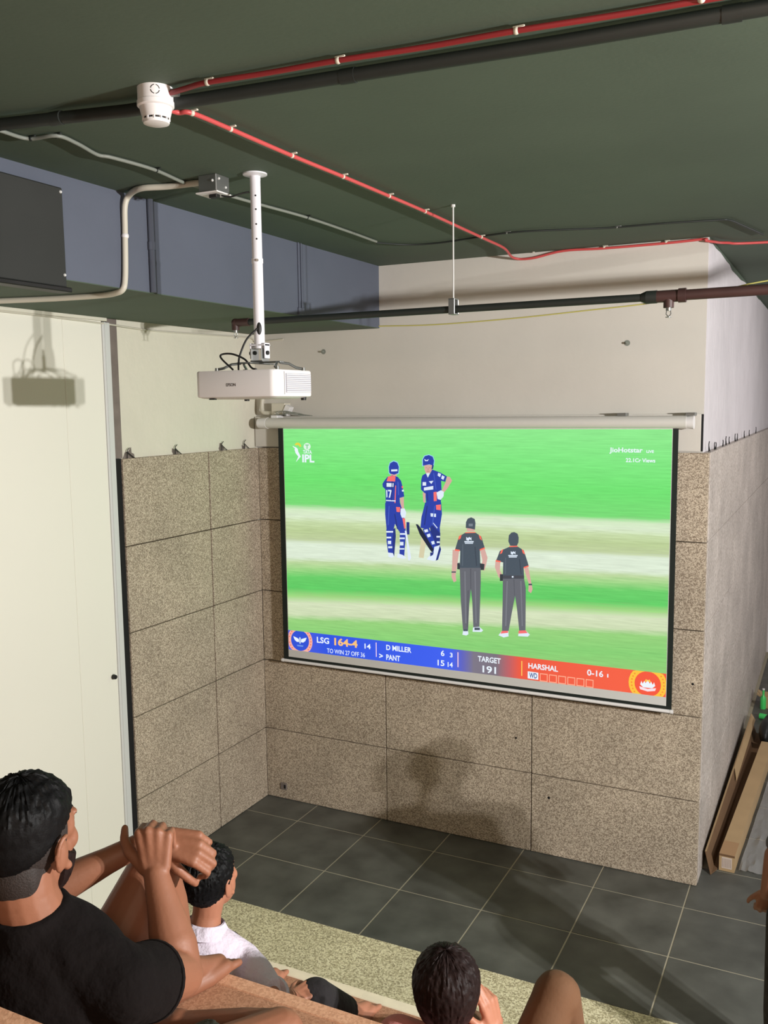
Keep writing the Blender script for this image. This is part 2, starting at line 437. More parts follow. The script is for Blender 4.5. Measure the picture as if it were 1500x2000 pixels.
# grey cable along the ceiling
zg = ZC - .012
g1 = [(-20, 252), (0, 255), (55, 271), (110, 265), (150, 280), (190, 302), (220, 308), (300, 331), (360, 357), (400, 368), (440, 380), (510, 400), (600, 425), (680, 452), (735, 472)]
conduit('grey_cable', 'thin wavy grey conduit clipped along the ceiling past the junction box', [cpt(x, y, zg) for x, y in g1], .0075, m_grey,
        [cpt(60, 271, zg), cpt(110, 266, zg), cpt(305, 333, zg), cpt(600, 425, zg)], m_darkpipe)
g2 = [(735, 474), (800, 478), (870, 473), (990, 455), (1090, 449), (1190, 445), (1300, 436), (1400, 430), (1425, 430), (1450, 440), (1490, 458)]
conduit('black_cable', 'thin black cable running along the ceiling just before the screen wall', [cpt(x, y, zg) for x, y in g2], .006, m_darkpipe,
        [cpt(990, 455, zg), cpt(1205, 444, zg)], m_steel)
# junction box and beige conduit
jb = thing('junction_box', 'small galvanised junction box on the ceiling beside the projector mount', 'junction box', (1.70, -2.76, ZC))
jc = V((1.685, -2.765, ZC))
t = MB(); t.box(jc + V((-.05, -.05, -.075)), jc + V((.05, .05, 0)), .003); t.build('box_body', m_steel, jb)
t = MB(); t.box(jc + V((-.06, -.06, -.083)), jc + V((.06, .05, -.076)), .002); t.build('box_cover', m_white, jb)
t = MB(); t.box(jc + V((-.01, -.03, -.10)), jc + V((.035, .0, -.083)), .003); t.build('plug', m_black, jb)
for s_ in ((.051, -.03, -.02), (.051, .02, -.05), (.03, -.051, -.03)):
    t = MB(); t.ball(jc + V(s_), .006, seg=10, rings=6); t.build('box_screw', m_alu, jb)
zc1 = ZC - .016
conduit('beige_conduit', 'beige conduit bending down the beam from the junction box and along its underside',
        [V((1.64, -2.755, zc1)), cpt(330, 364, zc1), cpt(275, 368, zc1), V((1.17, -2.745, zc1 - .004)), V((1.137, -2.745, zc1 - .05)), V((1.13, -2.745, 4.2)), V((1.13, -2.752, 4.05)), V((1.13, -2.76, 3.96)), V((1.125, -2.77, 3.915)), V((1.08, -2.765, 3.90)),
         V((.93, -2.72, 3.90)), V((.62, -2.75, 3.90)), V((.30, -2.83, 3.90)), V((.02, -2.9, 3.90))], .0145, m_beige,
        [V((1.13, -2.745, 4.17))], m_white, n=6, normal=(-1, 0, 0))
# dark plates/pipes on the beam face
for (y, r, nm, lb) in ((-2.55, .016, 'painted_pipe', 'dark painted vertical pipe on the beam next to the beige conduit'),):
    o = MB().cyl((XB + r * .8, y, ZB), (XB + r * .8, y, ZC), r, r, 14).cyl((XB + r * .8, y, 4.13), (XB + r * .8, y, 4.17), r * 1.2, r * 1.2, 14).build(nm, m_beam, None, True); tag(o, lb, 'pipe')
o = MB().cyl((XB + .006, -1.125, ZB + .02), (XB + .006, -1.125, ZC), .006, .006, 8).cyl((XB + .006, -1.09, ZB + .02), (XB + .006, -1.09, ZC), .006, .006, 8).box((XB, -1.14, ZB + .005), (XB + .016, -1.075, ZB + .05), .003).build('painted_wire', m_beam, None)
tag(o, 'pair of thin painted wires running down the beam behind the projector pole', 'wire')
bb = thing('air_duct', 'matt black rectangular duct box on the beam at the upper left', 'duct', (XB, -4.2, 3.86))
t = MB(); t.box((XB - .02, -5.2, 3.875), (XB + .045, -3.165, 4.31), .006); t.build('duct_body', mat('black_duct', (40, 42, 40), .7, var=.08, vscale=4), bb)
t = MB(); t.box((XB - .02, -5.2, 3.855), (XB + .06, -3.15, 3.876), .004); t.build('duct_lip', m_black, bb)
for z in (4.29, 3.93):
    t = MB(); t.ball((XB + .046, -3.18, z), .007, seg=8, rings=6); t.build('duct_screw', m_alu, bb)
# cables tucked under the beam along the left wall
o = MB().tube(curve_pts([(.008, -4.5, 3.885), (.008, -2.5, 3.89), (.008, -2.0, 3.885), (-.01, -1.6, 3.878), (-.03, -1.2, 3.87), (-.03, -.6, 3.88), (-.03, -.05, 3.89), (.0, .022, 3.86), (.25, .028, 3.87)]), .006, 8).build('white_cable', m_beige, None, True)
tag(o, 'pale cable sagging along the top of the left wall under the beam', 'cable')
o = MB().box((-.04, -3.5, 3.895), (.014, -1.7, 3.917), .003).build('cable_trunking', m_plaster_l, None)
tag(o, 'pale trunking strip along the top of the white partition', 'trunking')

# sprinkler pipe
YP = -1.669; ZP = 3.838
sp = thing('sprinkler_pipe', 'long dark sprinkler pipe hung below the ceiling across the screen wall', 'pipe', (2.2, YP, ZP))
MB().cyl((1.0, YP, ZP), (3.42, YP, ZP), .019, .019, 18).build('pipe_run', m_darkpipe, sp, True)
MB().cyl((3.46, YP, ZP), (7.5, YP, ZP + .02), .025, .025, 18).build('pipe_run', m_maroon, sp, True, label='thicker maroon pipe section')
t = MB(); t.cyl((3.40, YP, ZP), (3.425, YP, ZP), .021, .031, 16).cyl((3.425, YP, ZP), (3.475, YP, ZP), .031, .031, 16); t.build('pipe_coupling', m_darkpipe, sp, True)
t = MB(); t.cyl((3.475, YP, ZP), (3.60, YP, ZP), .029, .029, 16).cyl((3.575, YP, ZP), (3.61, YP, ZP), .034, .034, 16).cyl((3.53, YP, ZP), (3.53, YP, ZP - .055), .025, .025, 16); t.build('pipe_tee', m_maroon, sp, True)
t = MB(); t.cyl((1.0, YP, ZP), (1.10, YP, ZP), .024, .024, 16).ball((1.0, YP, ZP), .026).cyl((1.0, YP, ZP), (1.0, YP, ZP - .045), .024, .024, 16); t.build('pipe_elbow', m_maroon, sp, True)
for x, z in ((3.53, ZP - .055), (1.0, ZP - .045)):
    t = MB(); t.cyl((x, YP, z), (x, YP, z - .014), .013, .013, 12)
    t.tube([(x - .009, YP, z - .014), (x - .011, YP, z - .03), (x, YP, z - .043)], .0025, 6).tube([(x + .009, YP, z - .014), (x + .011, YP, z - .03), (x, YP, z - .043)], .0025, 6)
    t.cyl((x, YP, z - .043), (x, YP, z - .046), .014, .014, 12); t.build('sprinkler_head', m_steel, sp, True)
hg = thing('pipe_hanger', 'thin steel rod holding up the dark sprinkler pipe', 'hanger', (2.416, YP, ZC))
t = MB(); t.cyl((2.416, YP, ZC), (2.416, YP, ZP + .02), .0045, .0045, 8); t.build('threaded_rod', m_alu, hg)
t = MB(); t.cyl((2.416, YP, ZC), (2.416, YP, ZC - .012), .012, .012, 8); t.build('rod_nut', m_alu, hg)
t = MB(); t.box((2.398, YP - .03, ZP - .024), (2.434, YP - .024, ZP + .055), .002).box((2.398, YP + .024, ZP - .024), (2.434, YP + .03, ZP + .055), .002).box((2.398, YP - .03, ZP + .05), (2.434, YP + .03, ZP + .056), .001).box((2.398, YP - .03, ZP - .028), (2.434, YP + .03, ZP - .022), .001)
t.build('pipe_clamp', m_steel, hg)
yw = [on(740, 637, 1, -1.62), on(850, 634, 1, -1.62), on(1000, 622, 1, -1.62), on(1140, 607, 1, -1.62), on(1270, 592, 1, -1.62), on(1400, 570, 1, -1.6), on(1500, 548, 1, -1.6), V((4.6, -1.6, 3.94)), V((5.6, -1.6, 4.02))]
o = MB().tube(curve_pts(yw), .0035, 8).build('yellow_wire', mat('yellow_wire', (176, 170, 96), .5), None, True)
tag(o, 'thin yellowish wire strung loosely under the sprinkler pipe', 'wire')

# ------------------------------------------------------------------ projector mount + projector
PX, PY = 1.878, -2.716
pm = thing('projector_mount', 'white telescopic ceiling pole mount carrying the projector', 'mount', (PX, PY, ZC))
lathe([(.055, ZC), (.055, ZC - .006), (.024, ZC - .012), (.024, ZC - .03)], (PX, PY)).build('ceiling_flange', m_whitemetal, pm, True)
lathe([(.0235, ZC - .01), (.0235, 3.99)], (PX, PY)).build('outer_pole', m_whitemetal, pm, True)
lathe([(.0265, 4.005), (.0265, 3.985)], (PX, PY)).build('pole_collar', m_whitemetal, pm, True)
lathe([(.0245, 3.99), (.0245, 3.60)], (PX, PY)).build('inner_pole', m_whitemetal, pm, True)
dc = (V((CAM.x, CAM.y, 0)) - V((PX, PY, 0))).normalized()
for z in (4.28, 4.22, 4.155, 4.09):
    q = V((PX, PY, z)) + dc * .0225; t = MB(); t.cyl(q, q + dc * .0018, .004, .004, 10); t.build('pole_hole', m_dark, pm)
q = V((PX, PY, 3.995)) + dc * .025; t = MB(); t.cyl(q, q + dc * .008, .006, .006, 10); t.build('pole_bolt', m_steel, pm)
slot_d = (dc + V((-.25, 0, 0))).normalized()
t = MB(); q = V((PX, PY, 3.69)) + dc * .0165; rr_ = M4.Rotation(math.atan2(dc.y, dc.x), 3, 'Z')
t.ball(q + dc * .003, (.009, .012, .034), rot=rr_); t.build('cable_slot', m_black, pm, True)
# fork
t = MB(); t.box((PX - .042, PY - .02, 3.555), (PX - .036, PY + .02, 3.625), .001).box((PX + .036, PY - .02, 3.555), (PX + .042, PY + .02, 3.625), .001).box((PX - .042, PY - .024, 3.612), (PX + .042, PY + .024, 3.62), .001)
t.build('mount_fork', m_whitemetal, pm)
t = MB(); t.box((PX - .03, PY - .03, 3.545), (PX - .026, PY + .03, 3.60), .001).box((PX + .026, PY - .03, 3.545), (PX + .03, PY + .03, 3.60), .001).box((PX - .034, PY - .03, 3.54), (PX + .034, PY + .03, 3.546), .001); t.build('tilt_bracket', m_steel, pm)
for x_ in (-.044, .044):
    t = MB(); t.cyl((PX + x_ - .006, PY - .005, 3.58), (PX + x_ + .006, PY - .005, 3.58), .010, .010, 12); t.build('pivot_bolt', m_black, pm, True)
t = MB(); t.cyl((PX - .01, PY - .031, 3.58), (PX - .01, PY - .021, 3.58), .009, .009, 12); t.build('pivot_bolt', m_black, pm, True)
# plate and spider arms
t = MB(); t.box((PX - .12, PY - .016, 3.534), (PX + .12, PY + .016, 3.541), .001).box((PX - .016, PY - .1, 3.530), (PX + .016, PY + .1, 3.536), .001); t.build('mount_plate', m_steel, pm)
for sx, sy in ((-1, -1), (1, -1), (-1, 1), (1, 1)):
    t = MB(); t.tube([(PX + sx * .10, PY + sy * .012, 3.535), (PX + sx * .125, PY + sy * .05, 3.53), (PX + sx * .14, PY + sy * .09, 3.512), (PX + sx * .165, PY + sy * .11, 3.506)], .006, 8)
    t.cyl((PX + sx * .165, PY + sy * .11, 3.497), (PX + sx * .165, PY + sy * .11, 3.513), .010, .008, 10); t.build('mount_arm', m_steel, pm, True)

pj = thing('projector', 'white ceiling projector facing the screen, vent grille on its right side', 'projector', (PX, PY, 3.37))
x0, x1, y0, y1, z0, z1 = PX - .252, PX + .184, PY - .165, PY + .165, 3.374, 3.498
def rrect(x0, x1, y0, y1, r, n=6):
    out = []
    for cx, cy, a in ((x1 - r, y1 - r, 0), (x0 + r, y1 - r, 90), (x0 + r, y0 + r, 180), (x1 - r, y0 + r, 270)):
        for k in range(n + 1):
            an = math.radians(a + 90 * k / n); out.append((cx + math.cos(an) * r, cy + math.sin(an) * r))
    return out
t = MB(); rings = []
for (ins, z) in ((.05, z0 - .004), (.018, z0), (.002, z0 + .006), (0, z0 + .012), (0, z1 - .006), (.004, z1)):
    rings.append([t.bm.verts.new((x, y, z)) for x, y in rrect(x0 + ins, x1 - ins, y0 + ins, y1 - ins, .028)])
for a, c in zip(rings, rings[1:]):
    for k in range(len(a)): t.bm.faces.new((a[k], a[(k + 1) % len(a)], c[(k + 1) % len(a)], c[k]))
t.bm.faces.new(rings[0][::-1]); t.bm.faces.new(rings[-1])
body = t.build('projector_body', m_white, pj, True)
# vent on the right (+x) face
vy0, vy1, vz0, vz1 = PY - .075, PY + .145, z0 + .022, z1 - .016
t = MB(); t.box((x1 - .004, vy0, vz0), (x1 + .0012, vy1, vz1), .001); vent = t.build('vent_panel', mat('vent_grey', (150, 150, 160), .5), pj)
for k in range(10):
    z = vz0 + (k + .5) * (vz1 - vz0) / 10
    t = MB(); t.box((x1, vy0 + .006, z - .0026), (x1 + .004, vy1 - .006, z + .0026), .0006); t.build('vent_slat', m_white, vent)
t = MB(); t.box((x1 - .002, vy0 - .012, vz0 - .008), (x1 + .002, vy0 - .010, vz1 + .008)); t.build('panel_seam', mat('seam_grey', (140, 138, 140), .6), pj)
t = MB(); t.cyl((PX - .08, y1 - .01, z0 + .062), (PX - .08, y1 + .02, z0 + .062), .042, .038, 24); ln = t.build('lens_ring', m_black, pj, True)
t = MB(); t.ball((PX - .08, y1 + .014, z0 + .062), (.03, .01, .03)); t.build('lens_glass', mat('lens_glass', (20, 24, 40), .05), ln, True)
for sx in (-1, 1):
    t = MB(); t.cyl((PX + sx * .16, y1 - .05, z0 - .012), (PX + sx * .16, y1 - .05, z0 + .002), .012, .014, 12); t.build('foot', m_black, pj, True)
t = MB(); t.box((x0 + .07, y0 + .012, z0 - .006), (x0 + .10, y0 + .03, z0 + .0)); t.build('foot', m_black, pj)

def text(s, rect, axis, name, m, parent, flip=False, bold=0.0, depth=.0008):
    """lettering fitted into a rectangle; axis 'y': on a plane y=const facing -y, rect=(x0,x1,z0,z1,y)"""
    cu = bpy.data.curves.new(name, 'FONT'); cu.body = s; cu.size = 1; cu.offset = bold; cu.resolution_u = 3
    o = bpy.data.objects.new(name, cu); COL.objects.link(o)
    dg = bpy.context.evaluated_depsgraph_get(); dg.update()
    me = bpy.data.meshes.new_from_object(o.evaluated_get(dg))
    bpy.data.objects.remove(o); bpy.data.curves.remove(cu)
    xs = [v.co.x for v in me.vertices]; ys_ = [v.co.y for v in me.vertices]
    ax, bx, ay, by = min(xs), max(xs), min(ys_), max(ys_)
    x0, x1, z0, z1, yy = rect; off = wloc(parent)
    for v in me.vertices:
        v.co = V((x0 + (v.co.x - ax) / (bx - ax) * (x1 - x0), yy, z0 + (v.co.y - ay) / (by - ay) * (z1 - z0))) - off
    me.materials.clear(); me.materials.append(m)
    o = bpy.data.objects.new(name, me); COL.objects.link(o); o.parent = parent
    return o
lx = PX - .075
text('EPSON', (lx, lx + .052, z0 + .053, z0 + .067, y0 - .0006), 'y', 'logo_lettering', mat('logo_grey', (70, 68, 70), .5), pj, bold=.02)
# cable of the projector
cp = [V((PX + .006, PY - .025, 3.69)), V((PX - .03, PY - .06, 3.64)), V((PX - .055, PY - .08, 3.57)), V((PX - .05, PY - .10, 3.53)), V((PX - .03, PY - .13, 3.502))]
o = MB().tube(curve_pts(cp), .0045, 8).tube(curve_pts([V((PX - .06, PY - .13, 3.502)), V((PX - .13, PY - .12, 3.555)), V((PX - .14, PY - .10, 3.575)), V((PX - .09, PY - .09, 3.575)), V((PX - .03, PY - .08, 3.55)), V((PX + .02, PY - .10, 3.51)), V((PX + .06, PY - .12, 3.5015))]), .0045, 8).build('projector_cable', m_black, None, True)
tag(o, 'black looped cable from the pole slot onto the top of the projector', 'cable')
o = MB().tube(curve_pts([V((1.73, -2.77, ZC - .09)), V((1.78, -2.77, ZC - .10)), V((1.83, -2.745, ZC - .085)), V((1.855, -2.73, ZC - .08))]), .004, 8).build('power_lead', m_black, None, True)
tag(o, 'short black lead between junction box and projector pole', 'cable')

# ------------------------------------------------------------------ projection screen
b = MB(); b.box((-.03, .002, 3.006), (3.478, .041, 3.252), .002)
o = b.build('backing_board', m_plaster, None); tag(o, 'pale flat board fixed to the wall behind the screen case', 'board')
o2 = MB().box((3.4785, .004, 3.006), (3.489, .035, 3.25)).build('board_gap_shade', m_dark, o)  # black strip standing in for the shaded gap at the board's right end
YS = -.10
scn = thing('projection_screen', 'wide pull-down projection screen showing a live cricket match', 'screen', (1.81, YS, 1.25))
# case
def case_prof(x, s=1.0):
    c = V((x, -.085, 3.2)); r = .043 * s
    return [c + V((0, math.cos(a) * r * 1.15, math.sin(a) * r)) for a in [2 * PI * k / 20 for k in range(20)]]
t = MB(); A = [t.bm.verts.new(p) for p in case_prof(.16)]; B_ = [t.bm.verts.new(p) for p in case_prof(3.40)]
for k in range(20): t.bm.faces.new((A[k], A[(k + 1) % 20], B_[(k + 1) % 20], B_[k]))
t.bm.faces.new(A[::-1]); t.bm.faces.new(B_)
t.build('screen_case', mat('case_grey', (206, 204, 198), .4), scn, True)
for xa, xb_ in ((.075, .16), (3.40, 3.445)):
    t = MB(); A = [t.bm.verts.new(p) for p in case_prof(xa, .93)]; B_ = [t.bm.verts.new(p) for p in case_prof(xb_, 1.06)]
    for k in range(20): t.bm.faces.new((A[k], A[(k + 1) % 20], B_[(k + 1) % 20], B_[k]))
    t.bm.faces.new(A[::-1]); t.bm.faces.new(B_); t.build('case_end_cap', m_white, scn, True)
for x in (.22, 2.98, 3.42):
    t = MB(); t.box((x - .03, -.09, 3.24), (x + .03, .002, 3.262), .002); t.build('case_bracket', m_steel if x > 1 else m_white, scn)
t = MB(); t.box((.262, YS + .001, 1.268), (3.352, YS + .003, 3.175)); t.build('screen_fabric', mat('screen_black', (8, 22, 18), .7), scn)
t = MB(); t.box((.310, YS - .0004, 1.290), (3.316, YS + .001, 3.160)); t.build('white_fabric', mat('screen_white', (206, 206, 204), .8), scn)
t = MB(); t.cyl((.245, YS, 1.255), (3.352, YS, 1.255), .0125, .0125, 14); wb = t.build('weight_bar', m_white, scn, True)
for x in (.245, 3.345):
    t = MB(); t.cyl((x, YS, 1.255), (x + .018, YS, 1.255), .0145, .0145, 14); t.build('bar_end', m_white, wb, True)

# the projected picture: lit field on the fabric
QX0, QX1, QZ0, QZ1 = .313, 3.313, 1.351, 3.155
def spt(px, py, dy=0.0): return on(px, py, 1, YS - .0008 - dy)
mf = bpy.data.materials.new('picture_field'); mf.use_nodes = True
nt = mf.node_tree; bs = nt.nodes['Principled BSDF']
bs.inputs['Base Color'].default_value = (.02, .02, .02, 1); bs.inputs['Roughness'].default_value = .9; bs.inputs['Specular IOR Level'].default_value = 0
tc = nt.nodes.new('ShaderNodeTexCoord'); sx_ = nt.nodes.new('ShaderNodeSeparateXYZ'); nt.links.new(tc.outputs['Object'], sx_.inputs[0])
mp = nt.nodes.new('ShaderNodeMapping'); mp.inputs['Scale'].default_value = (1.5, 1, 30); nt.links.new(tc.outputs['Object'], mp.inputs[0])
n1 = nt.nodes.new('ShaderNodeTexNoise'); n1.inputs['Scale'].default_value = 3.0; n1.inputs['Detail'].default_value = 9; n1.inputs['Roughness'].default_value = .62; nt.links.new(mp.outputs[0], n1.inputs[0])
def mth(op, a, bb_):
    n = nt.nodes.new('ShaderNodeMath'); n.operation = op
    for i, v in enumerate((a, bb_)):
        if isinstance(v, (int, float)): n.inputs[i].default_value = v
        else: nt.links.new(v, n.inputs[i])
    return n.outputs[0]
# object coords are relative to the screen's base (z 1.25)
zz = mth('ADD', sx_.outputs[2], 1.25)
nz = mth('MULTIPLY', mth('SUBTRACT', n1.outputs['Fac'], .5), .06)
# tilt grows towards the lower bands
tilt = mth('MULTIPLY', mth('MULTIPLY', mth('SUBTRACT', 2.6, zz), .062), sx_.outputs[0])
tilt = mth('MAXIMUM', tilt, -.12)
q_ = mth('SUBTRACT', mth('ADD', zz, nz), tilt)
fac = mth('DIVIDE', mth('SUBTRACT', q_, QZ0), QZ1 - QZ0)
rp = nt.nodes.new('ShaderNodeValToRGB'); nt.links.new(fac, rp.inputs[0])
stops = [(1.34, (150, 205, 120)), (1.55, (134, 208, 116)), (1.69, (150, 210, 124)), (1.735, (205, 220, 180)), (1.82, (214, 226, 190)), (1.875, (160, 214, 130)),
         (1.93, (96, 204, 100)), (2.02, (104, 206, 104)), (2.08, (160, 214, 136)), (2.13, (190, 216, 160)), (2.165, (220, 234, 212)), (2.27, (222, 236, 214)), (2.30, (190, 206, 158)),
         (2.37, (186, 206, 150)), (2.43, (200, 220, 170)), (2.47, (218, 234, 204)), (2.52, (212, 234, 196)), (2.56, (118, 218, 116)), (2.75, (110, 226, 112)), (2.95, (126, 232, 128)), (3.15, (140, 234, 140))]
cr = rp.color_ramp
while len(cr.elements) > 1: cr.elements.remove(cr.elements[0])
for i, (z, c) in enumerate(stops):
    p_ = (z - QZ0) / (QZ1 - QZ0); p_ = min(1, max(0, p_))
    e = cr.elements[0] if i == 0 else cr.elements.new(p_)
    e.position = p_; e.color = (*lin(c), 1)
mr = nt.nodes.new('ShaderNodeMapRange'); mr.inputs[1].default_value = .3; mr.inputs[2].default_value = .7; mr.inputs[3].default_value = .88; mr.inputs[4].default_value = 1.1
nt.links.new(n1.outputs['Fac'], mr.inputs[0])
mm = nt.nodes.new('ShaderNodeMix'); mm.data_type = 'RGBA'; mm.blend_type = 'MULTIPLY'; mm.inputs[0].default_value = 1
nt.links.new(rp.outputs[0], mm.inputs[6]); nt.links.new(mr.outputs[0], mm.inputs[7]); nt.links.new(mm.outputs[2], bs.inputs['Emission Color'])
bs.inputs['Emission Strength'].default_value = 1.0
t = MB(); t.face([(QX0, YS - .0008, QZ0), (QX1, YS - .0008, QZ0), (QX1, YS - .0008, QZ1), (QX0, YS - .0008, QZ1)])
pic = t.build('projected_picture', mf, scn)

GL = {}
def gm(rgb): return glow('light_%02x%02x%02x' % rgb, rgb)
def zz2(x, y): return (700 + x / 3.75, 860 + y / 3.75)
def halo(pts, k=1.14):
    cx = sum(p[0] for p in pts) / len(pts); cy = sum(p[1] for p in pts) / len(pts)
    return [(cx + (x - cx) * k, cy + (y - cy) * k) for x, y in pts]
def figure(name, polys, label, halos=()):
    polys = [(HALO, halo(polys[i][1])) for i in halos] + list(polys)
    t = MB(); mats = []; d = 0.0006
    for rgb, pts in polys:
        m = gm(rgb)
        if m not in mats: mats.append(m)
        t.mi = mats.index(m); d += .00004
        t.face([spt(*zz2(x, y), dy=d) for x, y in pts])
    return t.build(name, mats, pic, label=label)
NAVY = (38, 62, 168); NAVY2 = (30, 48, 128); WH = (224, 236, 250); SK = (214, 170, 160); CORAL = (246, 112, 112); CH = (72, 84, 96); CH2 = (92, 98, 108); HALO = (150, 214, 236)
def R4(x0, y0, x1, y1): return [(x0, y0), (x1, y0), (x1, y1), (x0, y1)]
figure('batter_figure', [
    (SK, [(236, 232), (280, 235), (280, 268), (238, 265)]),
    (NAVY, [(226, 235), (224, 195), (232, 168), (258, 154), (284, 164), (296, 195), (292, 240), (262, 252), (232, 244)]),
    (WH, [(240, 214), (286, 212), (286, 226), (240, 228)]),
    (NAVY, [(212, 268), (250, 256), (288, 268), (312, 296), (326, 350), (336, 412), (302, 422), (304, 462), (200, 460), (198, 360), (178, 340), (176, 318), (190, 296)]),
    (CORAL, [(218, 264), (262, 258), (272, 268), (268, 302), (206, 300)]),
    (NAVY2, [(200, 306), (264, 308), (262, 348), (200, 346)]),
    (WH, [(206, 312), (258, 314), (256, 342), (206, 340)]),
    (WH, [(203, 366), (211, 362), (213, 416), (205, 418)]), (WH, [(217, 362), (244, 364), (232, 420), (222, 420), (232, 374), (217, 373)]),
    (CORAL, [(270, 330), (276, 332), (272, 460), (264, 460)]),
    (WH, [(202, 436), (272, 440), (272, 448), (202, 444)]),
    (CORAL, [(316, 336), (328, 334), (326, 352), (318, 352)]), (WH, [(318, 362), (332, 362), (334, 374), (320, 376)]),
    (SK, [(302, 422), (332, 414), (334, 500), (316, 506)]),
    (NAVY, [(196, 458), (306, 460), (330, 540), (342, 600), (346, 662), (298, 668), (268, 612), (258, 652), (206, 652), (196, 540)]),
    (CORAL, [(276, 488), (306, 490), (304, 526), (280, 524)]), (CORAL, [(322, 570), (342, 572), (346, 640), (336, 650)]),
    (NAVY2, [(352, 598), (374, 600), (374, 690), (352, 690)]),
    (WH, [(310, 500), (338, 498), (350, 530), (342, 566), (318, 568), (308, 540)]),
    (NAVY2, [(246, 660), (270, 640), (274, 700), (262, 850), (246, 846)]),
    (NAVY, [(204, 652), (256, 652), (250, 740), (254, 838), (220, 838), (206, 740)]), (WH, R4(204, 664, 254, 676)), (WH, R4(206, 706, 240, 718)), (WH, R4(216, 736, 240, 760)), (WH, R4(218, 776, 248, 790)),
    (NAVY, [(302, 664), (350, 660), (342, 760), (336, 846), (300, 840), (304, 740)]), (WH, R4(304, 680, 346, 692)), (WH, R4(300, 712, 340, 724)), (WH, R4(304, 744, 330, 770)), (WH, R4(302, 790, 336, 800)),
    (WH, [(340, 664), (352, 660), (386, 860), (376, 880), (364, 876), (356, 780)]),
    ((64, 92, 192), [(222, 480), (228, 480), (222, 620), (214, 620)]), (NAVY2, [(262, 540), (270, 540), (290, 650), (282, 650)]), ((64, 92, 192), [(286, 300), (294, 306), (298, 400), (290, 400)]), (NAVY2, [(244, 300), (250, 300), (246, 440), (240, 440)]),
    (WH, [(218, 822), (252, 826), (262, 852), (244, 860), (220, 852)]), (WH, [(288, 828), (326, 840), (352, 862), (330, 868), (284, 858)])],
    'batter seen from behind with number 17', (1,))
figure('batter_figure', [
    (SK, [(482, 180), (540, 180), (544, 208), (520, 250), (496, 244), (484, 214)]),
    (NAVY, [(472, 186), (472, 140), (486, 116), (516, 108), (544, 120), (554, 150), (548, 186), (520, 176)]),
    (WH, [(482, 136), (498, 146), (516, 138), (508, 152), (488, 152)]),
    (NAVY2, [(540, 180), (552, 182), (546, 210), (534, 214)]),
    (NAVY, [(468, 258), (494, 242), (510, 272), (540, 214), (600, 236), (648, 264), (636, 304), (606, 296), (610, 380), (604, 454), (496, 456), (490, 392), (458, 360), (460, 290)]),
    (WH, [(496, 242), (524, 240), (508, 274)]),
    (WH, [(584, 238), (606, 246), (598, 270), (580, 258)]), (WH, [(612, 256), (632, 266), (622, 290), (606, 280)]),
    (WH, [(470, 306), (496, 306), (496, 332), (470, 332)]), (WH, [(516, 300), (550, 296), (534, 320)]), (WH, [(480, 346), (548, 334), (548, 360), (480, 368)]),
    (CORAL, [(550, 380), (572, 376), (574, 444), (552, 446)]),
    (SK, [(470, 378), (492, 390), (490, 460), (476, 452)]),
    (SK, [(648, 264), (670, 268), (686, 296), (652, 352), (624, 386), (608, 374), (640, 304)]),
    (WH, [(572, 382), (604, 366), (626, 376), (624, 410), (602, 436), (580, 430)]),
    (NAVY, [(488, 456), (606, 452), (612, 540), (596, 640), (600, 700), (540, 720), (524, 640), (500, 652), (454, 640), (462, 560), (478, 500)]),
    (CORAL, [(568, 474), (604, 470), (604, 512), (570, 508)]), (WH, [(528, 534), (568, 538), (568, 562), (530, 558)]), (WH, [(540, 600), (546, 600), (580, 640), (576, 646)]),
    (NAVY2, [(526, 640), (540, 620), (600, 680), (596, 780), (560, 800), (530, 740)]),
    (NAVY, [(470, 650), (516, 640), (580, 790), (560, 830), (530, 810)]), (WH, [(480, 656), (506, 650), (512, 668), (488, 676)]), (WH, [(500, 690), (524, 682), (530, 704), (508, 712)]), (WH, [(532, 742), (554, 736), (560, 758), (540, 764)]), (WH, R4(572, 700, 598, 712)), (WH, R4(574, 740, 596, 752)),
    ((214, 206, 170), [(462, 702), (484, 724), (492, 760), (478, 862), (442, 858)]),
    ((20, 30, 60), [(420, 614), (436, 616), (470, 660), (552, 800), (540, 822), (522, 800), (450, 690)]),
    ((190, 140, 128), R4(492, 198, 504, 203)), ((190, 140, 128), R4(516, 198, 530, 203)), ((180, 120, 112), R4(500, 224, 520, 229)), ((190, 140, 128), [(508, 204), (513, 204), (515, 216), (506, 216)]),
    ((64, 92, 192), [(556, 480), (562, 480), (546, 620), (538, 620)]), (NAVY2, [(500, 480), (508, 480), (488, 620), (480, 620)]), ((64, 92, 192), [(548, 240), (554, 240), (572, 360), (566, 360)]), (NAVY2, [(500, 380), (506, 380), (512, 444), (504, 444)]),
    (WH, [(556, 780), (596, 768), (606, 800), (590, 870), (552, 884), (500, 872), (520, 846), (548, 836)]), (NAVY2, [(596, 770), (606, 798), (584, 874), (566, 882)]), (NAVY2, [(526, 822), (552, 820), (546, 840), (526, 850)])],
    'batter facing the viewer, hand on hip', (1,))
OR = (250, 110, 90); TR = (102, 104, 112)
